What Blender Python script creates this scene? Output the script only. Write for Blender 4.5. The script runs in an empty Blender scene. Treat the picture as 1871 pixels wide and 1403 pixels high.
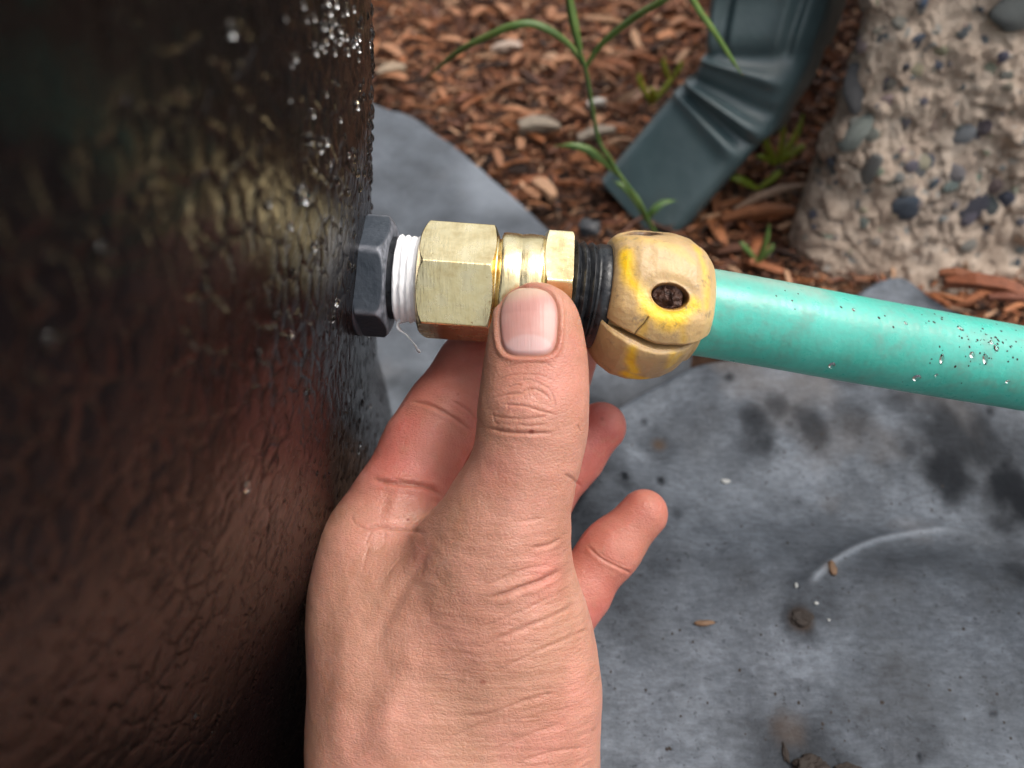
import bpy, bmesh, math, random
import numpy as np
from mathutils import Vector, Matrix
from mathutils.bvhtree import BVHTree

random.seed(7); RNG = np.random.default_rng(11)
scene = bpy.context.scene
COL = scene.collection

# ------------------------------------------------------------------ camera, world, sun, exposure
F_PX, CX, CY = 1361.0, 935.5, 701.5          # focal length and centre in photograph pixels
CAM_H, PITCH = 0.27, math.radians(50)
CP, SP = math.cos(PITCH), math.sin(PITCH)
CAM = Vector((0, 0, CAM_H))
cam_d = bpy.data.cameras.new('camera'); cam = bpy.data.objects.new('camera', cam_d); COL.objects.link(cam)
cam.location = CAM; cam.rotation_euler = (math.radians(90) - PITCH, 0, 0)
cam_d.sensor_width = 36; cam_d.lens = 36 * F_PX / 1871
cam_d.clip_start = 0.005; cam_d.clip_end = 200
cam_d.dof.use_dof = True; cam_d.dof.focus_distance = 0.166; cam_d.dof.aperture_fstop = 11.5
scene.camera = cam

w = bpy.data.worlds.new('World'); scene.world = w; w.use_nodes = True
nt = w.node_tree; nt.nodes.clear()
SUN_EL, SUN_ROT = math.radians(64), math.radians(77)
sky = nt.nodes.new('ShaderNodeTexSky'); sky.sky_type = 'NISHITA'; sky.sun_disc = False
sky.sun_elevation = SUN_EL; sky.sun_rotation = SUN_ROT; sky.dust_density = 7.0; sky.air_density = 2.0; sky.ozone_density = 1.0
hs = nt.nodes.new('ShaderNodeHueSaturation'); hs.inputs['Saturation'].default_value = 0.42
bg = nt.nodes.new('ShaderNodeBackground'); bg.inputs['Strength'].default_value = 0.15
wo = nt.nodes.new('ShaderNodeOutputWorld')
nt.links.new(sky.outputs[0], hs.inputs['Color']); nt.links.new(hs.outputs[0], bg.inputs['Color']); nt.links.new(bg.outputs[0], wo.inputs[0])
sd = bpy.data.lights.new('sun', 'SUN'); sun = bpy.data.objects.new('sun', sd); COL.objects.link(sun)
sd.energy = 0.7; sd.angle = math.radians(26); sd.color = (1, 0.97, 0.93)
SUN_DIR = Vector((0.47, 0.11, 1.0)).normalized()
sun.rotation_euler = SUN_DIR.to_track_quat('Z', 'Y').to_euler()
vs = scene.view_settings; vs.view_transform = 'Standard'; vs.look = 'None'; vs.gamma = 1; vs.use_curve_mapping = False
vs.exposure = 0.62
scene.render.film_transparent = False
scene.cycles.use_denoising = True

# ------------------------------------------------------------------ layout helpers
RX = Vector((1, 0, 0)); UX = Vector((0, SP, CP)); FX = Vector((0, CP, -SP))
def at(px, py, d):
    """a point at z-depth d (metres) seen at photograph pixel px, py"""
    px, py, d = float(px), float(py), float(d)
    return CAM + d * (FX + (px - CX) / F_PX * RX - (py - CY) / F_PX * UX)
def onz(px, py, z):
    px, py, z = float(px), float(py), float(z)
    b = -(py - CY) / F_PX
    d = (CAM_H - z) / (SP - b * CP)
    return at(px, py, d)
def camc(px, py, d):
    return np.array([(px - CX) / F_PX * d, -(py - CY) / F_PX * d, d])
CAM2W = np.array([[1, 0, 0], [0, SP, CP], [0, CP, -SP]])   # columns: right, up, forward -> rows below
CAM2W = np.column_stack([np.array(RX), np.array(UX), np.array(FX)])

def tag(o, label=None, cat=None, group=None, kind=None):
    if label: o['label'] = label
    if cat: o['category'] = cat
    if group: o['group'] = group
    if kind: o['kind'] = kind
    return o
def empty(name, loc=(0, 0, 0)):
    o = bpy.data.objects.new(name, None); o.location = loc; o.empty_display_size = .01; COL.objects.link(o); return o
def mesh_np(name, v, f, mat=None, parent=None, smooth=True, origin=None):
    v = np.asarray(v, dtype=np.float64); f = np.asarray(f, dtype=np.int32)
    if parent is not None and origin is None: origin = (0, 0, 0); v = v - np.array(parent.location)
    elif origin is not None: v = v - np.array(origin)
    me = bpy.data.meshes.new(name)
    k = f.shape[1]
    me.vertices.add(len(v)); me.vertices.foreach_set('co', v.astype(np.float32).ravel())
    me.loops.add(f.size); me.loops.foreach_set('vertex_index', f.ravel())
    me.polygons.add(len(f)); me.polygons.foreach_set('loop_start', np.arange(0, f.size, k, dtype=np.int32))
    me.polygons.foreach_set('loop_total', np.full(len(f), k, dtype=np.int32))
    me.polygons.foreach_set('use_smooth', np.full(len(f), smooth, dtype=bool))
    me.update(calc_edges=True)
    if mat: me.materials.append(mat)
    o = bpy.data.objects.new(name, me); COL.objects.link(o)
    if parent is not None: o.parent = parent
    elif origin is not None: o.location = origin
    return o
def attr(o, name, arr):
    a = o.data.attributes.new(name, 'FLOAT', 'POINT'); a.data.foreach_set('value', np.asarray(arr, dtype=np.float32))
def colattr(o, name, arr):
    a = o.data.attributes.new(name, 'FLOAT_COLOR', 'POINT')
    c = np.ones((len(arr), 4), dtype=np.float32); c[:, :3] = arr; a.data.foreach_set('color', c.ravel())
def grid_faces(nu, nv, wrap_u=False, wrap_v=False):
    """vertex index = i*nv + j"""
    iu = np.arange(nu if wrap_u else nu - 1); jv = np.arange(nv if wrap_v else nv - 1)
    I, J = np.meshgrid(iu, jv, indexing='ij'); I = I.ravel(); J = J.ravel()
    I2 = (I + 1) % nu; J2 = (J + 1) % nv
    return np.stack([I * nv + J, I2 * nv + J, I2 * nv + J2, I * nv + J2], 1)

# numpy noise -----------------------------------------------------------------
def _h(ix, iy, iz, s):
    n = (ix * 374761393 + iy * 668265263 + iz * 2147483647 % 1000003 + iz * 1274126177 + s * 974711) & 0xffffffff
    n = ((n ^ (n >> 13)) * 1274126177) & 0xffffffff
    n = (n ^ (n >> 16)) & 0xffffffff
    return n / 4294967295.0
def vnoise(p, s=0):
    p = np.asarray(p, dtype=np.float64); i = np.floor(p).astype(np.int64); f = p - i; f = f * f * (3 - 2 * f)
    r = 0
    for dx in (0, 1):
        wx = f[:, 0] if dx else 1 - f[:, 0]
        for dy in (0, 1):
            wy = f[:, 1] if dy else 1 - f[:, 1]
            for dz in (0, 1):
                wz = f[:, 2] if dz else 1 - f[:, 2]
                r = r + wx * wy * wz * _h(i[:, 0] + dx, i[:, 1] + dy, i[:, 2] + dz, s)
    return r * 2 - 1
def fbm(p, o=4, s=0):
    a, r, t = 1.0, 0, 0
    for k in range(o):
        r = r + a * vnoise(p * 2 ** k, s + k); t += a; a *= .5
    return r / t
def worley2(x, y, s=0, jit=.9):
    """F1, F2 and id of 2D cells"""
    ix = np.floor(x).astype(np.int64); iy = np.floor(y).astype(np.int64)
    f1 = np.full(x.shape, 9.0); f2 = np.full(x.shape, 9.0); idd = np.zeros(x.shape)
    for dx in (-1, 0, 1):
        for dy in (-1, 0, 1):
            cx = ix + dx; cy = iy + dy
            qx = cx + .5 + jit * (_h(cx, cy, cx * 0 + 1, s) - .5); qy = cy + .5 + jit * (_h(cx, cy, cx * 0 + 2, s) - .5)
            d = np.hypot(x - qx, y - qy); m = d < f1
            f2 = np.where(m, f1, np.minimum(f2, d)); idd = np.where(m, _h(cx, cy, cx * 0 + 3, s), idd); f1 = np.where(m, d, f1)
    return f1, f2, idd
def sstep(a, b, x):
    t = np.clip((x - a) / (b - a), 0, 1); return t * t * (3 - 2 * t)
def dist_poly(co, pts):
    """distance of co[N,3] to polyline pts, and the parameter along it 0..1"""
    pts = np.asarray(pts, float); best = np.full(len(co), 1e9); tb = np.zeros(len(co)); n = len(pts) - 1
    for k in range(n):
        a, b = pts[k], pts[k + 1]; ab = b - a
        t = np.clip(((co - a) @ ab) / max(ab @ ab, 1e-12), 0, 1)
        d = np.linalg.norm(co - a - t[:, None] * ab, axis=1); m = d < best
        best[m] = d[m]; tb[m] = (k + t[m]) / n
    return best, tb
def smooth_path(pts, n):
    """Catmull-Rom through pts (any dimension)"""
    P = np.asarray(pts, float); P = np.vstack([2 * P[0] - P[1], P, 2 * P[-1] - P[-2]])
    out = []
    m = len(P) - 3
    for k in range(n):
        u = k / (n - 1) * m; i = min(int(u), m - 1); t = u - i
        a, b, c, d = P[i], P[i + 1], P[i + 2], P[i + 3]
        out.append(.5 * (2 * b + (c - a) * t + (2 * a - 5 * b + 4 * c - d) * t * t + (3 * b - a - 3 * c + d) * t ** 3))
    return np.array(out)
def bvh_of(objs):
    vs_, fs_ = [], []; off = 0
    for o in objs:
        mw = Matrix.Translation(o.location)
        if o.parent: mw = Matrix.Translation(o.parent.location) @ mw
        n = len(o.data.vertices); c = np.empty(n * 3); o.data.vertices.foreach_get('co', c)
        c = c.reshape(-1, 3) + np.array(mw.translation)
        vs_.extend(map(tuple, c)); fs_.extend([tuple(i + off for i in p.vertices) for p in o.data.polygons]); off += n
    return BVHTree.FromPolygons(vs_, fs_)
def hit(bvh, px, py):
    d = (at(px, py, 1) - CAM).normalized(); r = bvh.ray_cast(CAM, d)
    return (r[0], r[1]) if r[0] is not None else (None, None)

# ------------------------------------------------------------------ material helpers
class NG:
    def __init__(s, name):
        s.m = bpy.data.materials.new(name); s.m.use_nodes = True; s.t = s.m.node_tree
        s.b = s.t.nodes['Principled BSDF']; s.out = s.t.nodes['Material Output']
        s.tc = s.t.nodes.new('ShaderNodeTexCoord')
    def n(s, typ, **kw):
        x = s.t.nodes.new(typ)
        for k, v in kw.items(): setattr(x, k, v)
        return x
    def l(s, a, b): s.t.links.new(a, b)
    def set(s, **kw):
        for k, v in kw.items():
            s.b.inputs[k.replace('_', ' ')].default_value = v
    def mapping(s, scale=(1, 1, 1), rot=(0, 0, 0), src=None):
        mp = s.n('ShaderNodeMapping'); mp.inputs['Scale'].default_value = scale; mp.inputs['Rotation'].default_value = rot
        s.l(src or s.tc.outputs['Object'], mp.inputs['Vector']); return mp.outputs[0]
    def noise(s, scale, detail=4, rough=.55, vec=None, dist=0):
        x = s.n('ShaderNodeTexNoise'); x.inputs['Scale'].default_value = scale; x.inputs['Detail'].default_value = detail
        x.inputs['Roughness'].default_value = rough; x.inputs['Distortion'].default_value = dist
        s.l(vec or s.tc.outputs['Object'], x.inputs['Vector']); return x.outputs['Fac']
    def voro(s, scale, feature='F1', vec=None, out='Distance', rnd=1):
        x = s.n('ShaderNodeTexVoronoi', feature=feature); x.inputs['Scale'].default_value = scale; x.inputs['Randomness'].default_value = rnd
        s.l(vec or s.tc.outputs['Object'], x.inputs['Vector']); return x.outputs[out]
    def ramp(s, fac, stops):
        x = s.n('ShaderNodeValToRGB'); s.l(fac, x.inputs[0]); el = x.color_ramp.elements
        while len(el) < len(stops): el.new(.5)
        for e, (p, c) in zip(el, stops):
            e.position = p; e.color = (*c, 1) if isinstance(c, (tuple, list)) else (c, c, c, 1)
        return x.outputs[0]
    def mix(s, fac, a, b, mode='MIX'):
        x = s.n('ShaderNodeMix', data_type='RGBA', blend_type=mode)
        for val, idx in ((fac, 0), (a, 6), (b, 7)):
            if isinstance(val, (int, float)): x.inputs[idx].default_value = val if idx == 0 else (val, val, val, 1)
            elif isinstance(val, tuple): x.inputs[idx].default_value = (*val, 1)
            else: s.l(val, x.inputs[idx])
        return x.outputs[2]
    def math(s, op, a, b=0.0):
        x = s.n('ShaderNodeMath', operation=op)
        for val, i in ((a, 0), (b, 1)):
            if isinstance(val, (int, float)): x.inputs[i].default_value = val
            else: s.l(val, x.inputs[i])
        return x.outputs[0]
    def att(s, name, out='Fac'):
        x = s.n('ShaderNodeAttribute', attribute_name=name); return x.outputs[out]
    def bump(s, h, dist, strength=1, chain=None):
        x = s.n('ShaderNodeBump'); x.inputs['Distance'].default_value = dist; x.inputs['Strength'].default_value = strength
        s.l(h, x.inputs['Height'])
        if chain is not None: s.l(chain, x.inputs['Normal'])
        return x.outputs[0]
    def color(s, c): s.l(c, s.b.inputs['Base Color']) if not isinstance(c, tuple) else s.set(Base_Color=(*c, 1))
    def normal(s, c): s.l(c, s.b.inputs['Normal'])
    def rough(s, c): s.l(c, s.b.inputs['Roughness']) if not isinstance(c, (int, float)) else s.set(Roughness=c)

# ------------------------------------------------------------------ materials
def m_barrel():
    g = NG('dark_barrel_plastic')
    wall = g.att('wall', 'Vector')
    n1 = g.noise(9, 4, .55, wall); n2 = g.noise(240, 3, .5, wall)
    g.color(g.ramp(n1, [(.35, (.0028, .0020, .0021)), (.70, (.0075, .0028, .0027))]))
    g.rough(g.ramp(n2, [(.3, .19), (.7, .33)])); g.set(**{'Specular IOR Level': .22})
    # moulded leather grain: flat domes with thin ragged borders, finer slanting dashes lower down
    nz = g.n('ShaderNodeTexNoise'); nz.inputs['Scale'].default_value = 170; nz.inputs['Detail'].default_value = 3; g.l(wall, nz.inputs['Vector'])
    wp = g.n('ShaderNodeVectorMath', operation='MULTIPLY_ADD'); g.l(nz.outputs['Color'], wp.inputs[0]); wp.inputs[1].default_value = (.0035, .0045, 0); g.l(wall, wp.inputs[2])
    cell = g.voro(1, 'DISTANCE_TO_EDGE', g.mapping((235, 150, 1), (0, 0, .12), wp.outputs[0]))
    cut = g.ramp(cell, [(.0, 0), (.035, .15), (.10, .8), (.30, 1)])
    fine = g.voro(1, 'F1', g.mapping((620, 210, 1), (0, 0, .28), wp.outputs[0]))
    dsh = g.ramp(fine, [(.10, 0), (.30, 1)])
    sel = g.att('low')
    cells = g.mix(g.ramp(g.noise(60, 2, .5, wall), [(.38, 0), (.58, 1)]), 1.0, cut)
    h = g.mix(sel, cells, g.mix(g.ramp(g.noise(110, 2, .5, wall), [(.40, .35), (.58, 1)]), 1.0, dsh))
    b = g.bump(h, .00055, .9)
    g.normal(g.bump(g.noise(1500, 2, .5, wall), .00008, .5, b))
    return g.m
def m_stone():
    g = NG('grey_slate_stone')
    base = g.ramp(g.noise(28, 8, .62), [(.30, (.034, .039, .048)), (.5, (.074, .085, .103)), (.70, (.150, .168, .198))])
    st = g.noise(1, 6, .7, g.mapping((260, 640, 500), (0, 0, .22)))
    c = g.mix(.55, base, g.ramp(st, [(.32, .22), (.68, .80)]), 'OVERLAY')
    sp = g.ramp(g.noise(520, 2, .5), [(.30, .0), (.34, 1.0)])
    c = g.mix(sp, g.mix(.6, c, (.02, .022, .027)), c)
    br = g.ramp(g.noise(17, 3), [(.60, 0), (.76, .5)])
    c = g.mix(br, c, (.14, .115, .10))
    c = g.mix(g.att('wet'), c, (.008, .009, .011))
    c = g.mix(g.att('pale'), c, (.42, .46, .52))
    c = g.mix(g.att('rust'), c, (.06, .035, .018))
    g.color(c)
    g.rough(g.mix(g.att('wet'), g.ramp(g.noise(60, 5), [(.3, .48), (.7, .72)]), .45))
    g.l(g.math('MULTIPLY', g.math('SUBTRACT', 1.0, g.att('wet')), .30), g.b.inputs['Specular IOR Level'])
    b = g.bump(g.noise(90, 6, .6), .0016, .8)
    b = g.bump(st, .0003, 1, b)
    g.normal(g.bump(g.noise(700, 5, .7), .00040, 1, b))
    return g.m
def m_chip():
    g = NG('shredded_bark')
    c = g.att('chipcol', 'Color')
    gr = g.noise(1, 4, .6, g.mapping((500, 500, 500)))
    g.color(g.mix(.5, c, g.ramp(gr, [(.25, .15), (.75, .85)]), 'OVERLAY'))
    g.rough(.62); g.set(**{'Specular IOR Level': .35}); g.normal(g.bump(gr, .0006)); return g.m
def m_soil():
    g = NG('dark_mulch_soil')
    n = g.noise(60, 8, .65)
    g.color(g.ramp(n, [(.3, (.018, .010, .007)), (.55, (.075, .036, .020)), (.75, (.16, .08, .045))]))
    g.rough(.85); g.normal(g.bump(g.noise(120, 6), .004)); return g.m
def m_downspout():
    g = NG('dark_green_painted_metal')
    n = g.noise(30, 5)
    c = g.ramp(n, [(.3, (.048, .080, .088)), (.7, (.074, .116, .124))])
    d = g.noise(1, 5, .6, g.mapping((60, 60, 12)))
    c = g.mix(g.ramp(d, [(.5, 0), (.8, .45)]), c, (.10, .12, .115))
    g.color(c); g.rough(g.ramp(g.noise(50, 4), [(.3, .32), (.7, .48)])); g.set(**{'Specular IOR Level': .8})
    g.normal(g.bump(g.noise(40, 4), .0012)); return g.m
def m_concrete():
    g = NG('rough_exposed_concrete')
    n = g.noise(55, 9, .75); v = g.voro(150, 'F1', out='Distance')
    c = g.ramp(n, [(.30, (.11, .078, .058)), (.42, (.33, .242, .185)), (.54, (.50, .390, .305)), (.70, (.64, .53, .44))])
    pale = g.ramp(g.noise(9, 3), [(.45, 0), (.7, .5)])
    c = g.mix(pale, c, (.36, .31, .27))
    ag = g.voro(190, 'F1', out='Color'); sep = g.n('ShaderNodeSeparateColor'); g.l(ag, sep.inputs[0])
    sel = g.ramp(sep.outputs[0], [(.80, 0), (.82, 1)])
    inn = g.ramp(v, [(.28, 1), (.42, 0)])
    sel = g.math('MULTIPLY', sel, inn)
    agc = g.ramp(sep.outputs[1], [(.0, (.05, .06, .08)), (.5, (.16, .17, .17)), (.9, (.4, .37, .33))])
    g.color(g.mix(sel, c, agc)); g.rough(.72)
    b = g.bump(g.noise(160, 7, .7), .0022); g.normal(g.bump(g.noise(700, 4), .0006, 1, b)); return g.m
def m_pebble():
    g = NG('pebble_stone')
    c = g.att('chipcol', 'Color') ; inf = g.n('ShaderNodeObjectInfo')
    n = g.noise(120, 5)
    g.color(g.mix(.35, inf.outputs['Color'], g.ramp(n, [(.25, .25), (.75, .75)]), 'OVERLAY'))
    g.rough(.42); g.normal(g.bump(g.noise(350, 5), .0006)); return g.m
def m_pvc():
    g = NG('grey_plastic')
    n = g.noise(200, 5)
    c = g.ramp(n, [(.3, (.030, .038, .050)), (.7, (.046, .056, .072))])
    ed = g.ramp(g.noise(1, 4, .6, g.mapping((900, 250, 250))), [(.60, 0), (.72, .5)])
    c = g.mix(g.math('MULTIPLY', g.att('edge'), g.ramp(g.noise(350, 4), [(.35, .1), (.6, 1)])), c, (.25, .26, .30))
    g.color(c); g.rough(g.ramp(n, [(.3, .30), (.7, .48)])); g.normal(g.bump(g.noise(800, 3), .00015)); return g.m
def m_tape():
    g = NG('white_thread_tape'); g.set(Base_Color=(.86, .86, .88, 1), Roughness=.42, Subsurface_Weight=.15, Subsurface_Scale=.001)
    g.b.inputs['Subsurface Radius'].default_value = (1, 1, 1)
    g.normal(g.bump(g.noise(1, 4, .6, g.mapping((1800, 200, 200))), .00018)); return g.m
def m_brass(name='polished_brass', rg=(.14, .34)):
    g = NG(name)
    sc = g.noise(1, 5, .65, g.mapping((1200, 160, 160)))
    sm = g.noise(160, 5, .6)
    g.color(g.ramp(sm, [(.3, (.70, .52, .25)), (.5, (.90, .74, .42)), (.75, (.95, .83, .55))]))
    g.set(Metallic=1.0)
    g.rough(g.ramp(sm, [(.3, rg[0]), (.7, rg[1])]))
    b = g.bump(sc, .00014, .6); b = g.bump(g.noise(110, 4), .0006, .4, b)
    nick = g.ramp(g.voro(420, 'F1'), [(.0, 0), (.10, 1)])
    g.normal(g.bump(nick, .0001, .5, b)); return g.m
def m_blackthread():
    g = NG('black_nylon'); n = g.noise(500, 5)
    c = g.ramp(n, [(.35, (.007, .008, .010)), (.62, (.018, .020, .024)), (.78, (.13, .135, .145))])
    g.color(c); g.rough(g.ramp(n, [(.3, .22), (.7, .5)])); g.normal(g.bump(g.noise(700, 4), .00018)); return g.m
def m_yellow():
    g = NG('weathered_yellow_plastic')
    n = g.noise(130, 5); big = g.noise(55, 4)
    tan = g.ramp(big, [(.3, (.41, .28, .145)), (.7, (.60, .405, .185))])
    yel = (.86, .53, .012)
    c = g.mix(g.math('MULTIPLY', g.att('yel'), g.ramp(n, [(.2, .75), (.5, 1)])), tan, yel)
    dirt = g.ramp(g.noise(420, 6, .7), [(.54, 0), (.70, 1)])
    dm = g.math('MULTIPLY', dirt, g.ramp(g.noise(80, 3), [(.38, .15), (.62, .75)]))
    c = g.mix(dm, c, (.13, .105, .085))
    c = g.mix(g.att('grime'), c, (.17, .065, .018))
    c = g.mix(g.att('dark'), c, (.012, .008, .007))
    g.color(c); g.rough(g.ramp(n, [(.3, .34), (.7, .52)]))
    g.set(Subsurface_Weight=.25, Subsurface_Scale=.0015); g.b.inputs['Subsurface Radius'].default_value = (1, .6, .2)
    b = g.bump(g.noise(260, 6, .65), .0003, .6); g.normal(g.bump(g.noise(1100, 3), .00012, 1, b)); return g.m
def m_rust():
    g = NG('rusty_screw'); n = g.noise(600, 5)
    g.color(g.ramp(n, [(.3, (.018, .008, .006)), (.55, (.075, .032, .020)), (.75, (.20, .12, .10))])); g.rough(.35); g.set(Metallic=.3)
    g.normal(g.bump(g.noise(700, 5), .0010)); return g.m
def m_hose():
    g = NG('teal_hose_vinyl')
    n = g.noise(45, 5); f = g.noise(260, 5, .7)
    c = g.ramp(n, [(.3, (.052, .39, .315)), (.7, (.085, .49, .405))])
    c = g.mix(g.math('MULTIPLY', g.ramp(f, [(.42, 0), (.70, .75)]), g.ramp(g.noise(60, 3), [(.36, .3), (.62, 1)])), c, (.13, .30, .25))
    lz = g.ramp(g.noise(1, 3, .6, g.mapping((90, 300, 300))), [(.55, 0), (.75, .35)])
    c = g.mix(lz, c, (.03, .50, .40))
    c = g.mix(g.att('speck'), c, (.045, .03, .035))
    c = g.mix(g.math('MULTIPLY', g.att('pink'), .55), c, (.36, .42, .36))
    g.color(c); g.rough(g.ramp(f, [(.3, .24), (.7, .40)]))
    g.set(Subsurface_Weight=.3, Subsurface_Scale=.002); g.b.inputs['Subsurface Radius'].default_value = (.3, 1, .8)
    braid = g.n('ShaderNodeTexWave'); braid.inputs['Scale'].default_value = 150; braid.inputs['Distortion'].default_value = 3; g.l(g.tc.outputs['Object'], braid.inputs['Vector'])
    g.normal(g.bump(f, .00022, .6, g.bump(g.noise(110, 3), .0006, .45, g.bump(braid.outputs['Fac'], .00008, .2)))); return g.m
def m_water():
    g = NG('water'); g.set(Base_Color=(1, 1, 1, 1), Roughness=.02, IOR=1.33, Transmission_Weight=1.0); return g.m
def m_leaf(name='grass_leaf', c0=(.060, .125, .025), c1=(.15, .23, .06)):
    g = NG(name); n = g.noise(60, 4)
    g.color(g.ramp(n, [(.3, c0), (.7, c1)])); g.rough(.42)
    g.set(Subsurface_Weight=.2, Subsurface_Scale=.001); g.normal(g.bump(g.noise(1, 3, .5, g.mapping((900, 900, 80))), .0002)); return g.m
def m_skin():
    g = NG('skin')
    red = g.att('red'); cre = g.att('crease'); wr = g.att('lines')
    mott = g.noise(95, 5, .6)
    tan = g.ramp(mott, [(.3, (.42, .196, .132)), (.7, (.57, .298, .216))])
    rd = g.ramp(mott, [(.3, (.42, .098, .080)), (.7, (.56, .165, .135))])
    c = g.mix(red, tan, rd)
    pink = g.ramp(g.noise(48, 4, .6), [(.46, 0), (.68, .42)])
    c = g.mix(pink, c, (.56, .215, .175))
    c = g.mix(g.ramp(g.noise(31, 3, .6, g.mapping((1, 1, 1), (.4, .8, .2))), [(.46, 0), (.70, .40)]), c, (.42, .225, .135))
    c = g.mix(g.math('MULTIPLY', cre, .75), c, (.30, .105, .065))
    c = g.mix(g.att('mole'), c, (.22, .045, .03))
    c = g.mix(g.math('MULTIPLY', g.ramp(g.noise(420, 4), [(.53, 0), (.72, .36)]), 1.0), c, (.42, .20, .13))
    g.color(c)
    g.rough(g.ramp(g.noise(300, 4), [(.3, .34), (.7, .50)])); g.set(**{'Specular IOR Level': .50})
    g.set(Subsurface_Weight=.40, Subsurface_Scale=.0022); g.b.inputs['Subsurface Radius'].default_value = (1.0, .32, .16)
    # skin relief: diamond cells everywhere, long fine folds across the thenar where lines = 1
    warp = g.n('ShaderNodeMixRGB' if False else 'ShaderNodeVectorMath', operation='MULTIPLY_ADD')
    nz = g.n('ShaderNodeTexNoise'); nz.inputs['Scale'].default_value = 120; g.l(g.tc.outputs['Object'], nz.inputs['Vector'])
    g.l(nz.outputs['Color'], warp.inputs[0]); warp.inputs[1].default_value = (.0022, .0022, .0022); g.l(g.tc.outputs['Object'], warp.inputs[2])
    wv = warp.outputs[0]
    cell = g.voro(1, 'DISTANCE_TO_EDGE', g.mapping((1000, 1700, 1300), (0, 0, -.3), wv))
    cellh = g.ramp(cell, [(.0, 0), (.16, 1)])
    fold = g.noise(1, 3, .62, g.mapping((70, 820, 260), (0, 0, -.42), wv))
    fold2 = g.noise(1, 2, .5, g.mapping((40, 330, 150), (0, 0, -.38), wv))
    b = g.bump(cellh, .00008, .7)
    f1 = g.n('ShaderNodeBump'); f1.inputs['Distance'].default_value = .00024; g.l(wr, f1.inputs['Strength']); g.l(fold, f1.inputs['Height']); g.l(b, f1.inputs['Normal'])
    f2 = g.n('ShaderNodeBump'); f2.inputs['Distance'].default_value = .00050; g.l(wr, f2.inputs['Strength']); g.l(fold2, f2.inputs['Height']); g.l(f1.outputs[0], f2.inputs['Normal'])
    g.normal(g.bump(g.noise(1500, 4), .00014, .7, g.bump(g.noise(300, 5), .00045, .55, f2.outputs[0])))
    return g.m
def m_nail():
    g = NG('fingernail')
    lun = g.att('lunula'); tip = g.att('free')
    c = g.mix(g.ramp(g.noise(140, 3), [(.35, 0), (.7, 1)]), (.50, .245, .215), (.55, .30, .265))
    c = g.mix(tip, c, (.56, .40, .30)); c = g.mix(lun, c, (.56, .37, .36)); c = g.mix(g.att('rim'), c, (.40, .19, .12))
    g.color(c); g.rough(.40); g.set(Subsurface_Weight=.4, Subsurface_Scale=.002); g.b.inputs['Subsurface Radius'].default_value = (1, .4, .3)
    g.normal(g.bump(g.noise(1, 3, .6, g.mapping((1700, 60, 200))), .00010, .7)); return g.m
def m_simple(name, c, r=.6):
    g = NG(name); n = g.noise(250, 5)
    g.color(g.ramp(n, [(.3, tuple(x * .65 for x in c)), (.7, c)])); g.rough(r); g.normal(g.bump(n, .0005)); return g.m

M = dict(barrel=m_barrel(), stone=m_stone(), chip=m_chip(), soil=m_soil(), spout=m_downspout(), conc=m_concrete(), pebble=m_pebble(),
         pvc=m_pvc(), tape=m_tape(), brass=m_brass(), blk=m_blackthread(), yel=m_yellow(), rust=m_rust(), hose=m_hose(), water=m_water(),
         leaf=m_leaf(), leafy=m_leaf('yellow_green_leaf', (.16, .22, .015), (.33, .36, .03)), dry=m_simple('dry_straw', (.42, .28, .17)),
         skin=m_skin(), nail=m_nail(), rubber=m_simple('black_rubber', (.012, .012, .013), .5),
         clump=m_simple('dark_soil_crumb', (.020, .012, .008), .8), white=m_simple('pale_grit', (.42, .43, .42), .35), brown=m_simple('brown_bark_bit', (.16, .085, .04)),
         paleleaf=m_simple('faded_dry_leaf', (.42, .33, .25)))

# ------------------------------------------------------------------ ground
def ground():
    n = 160
    ax = np.sign(np.linspace(-1, 1, n)) * np.abs(np.linspace(-1, 1, n)) ** 4.0 * 60
    X, Y = np.meshgrid(ax + .075, ax + .235, indexing='ij')
    p = np.stack([X.ravel(), Y.ravel(), np.zeros(n * n)], 1)
    near = np.exp(-((p[:, 0] - .15) ** 2 + (p[:, 1] - .4) ** 2) / 1.0)
    z = .006 * fbm(p * 9, 4, 3) * near - .006
    z = z - .030 * np.exp(-((p[:, 0] - .065) / .085) ** 2 - ((p[:, 1] - .232) / .030) ** 2)
    p[:, 2] = z
    o = mesh_np('ground', p, grid_faces(n, n), M['soil']); tag(o, kind='structure')
ground()

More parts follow.
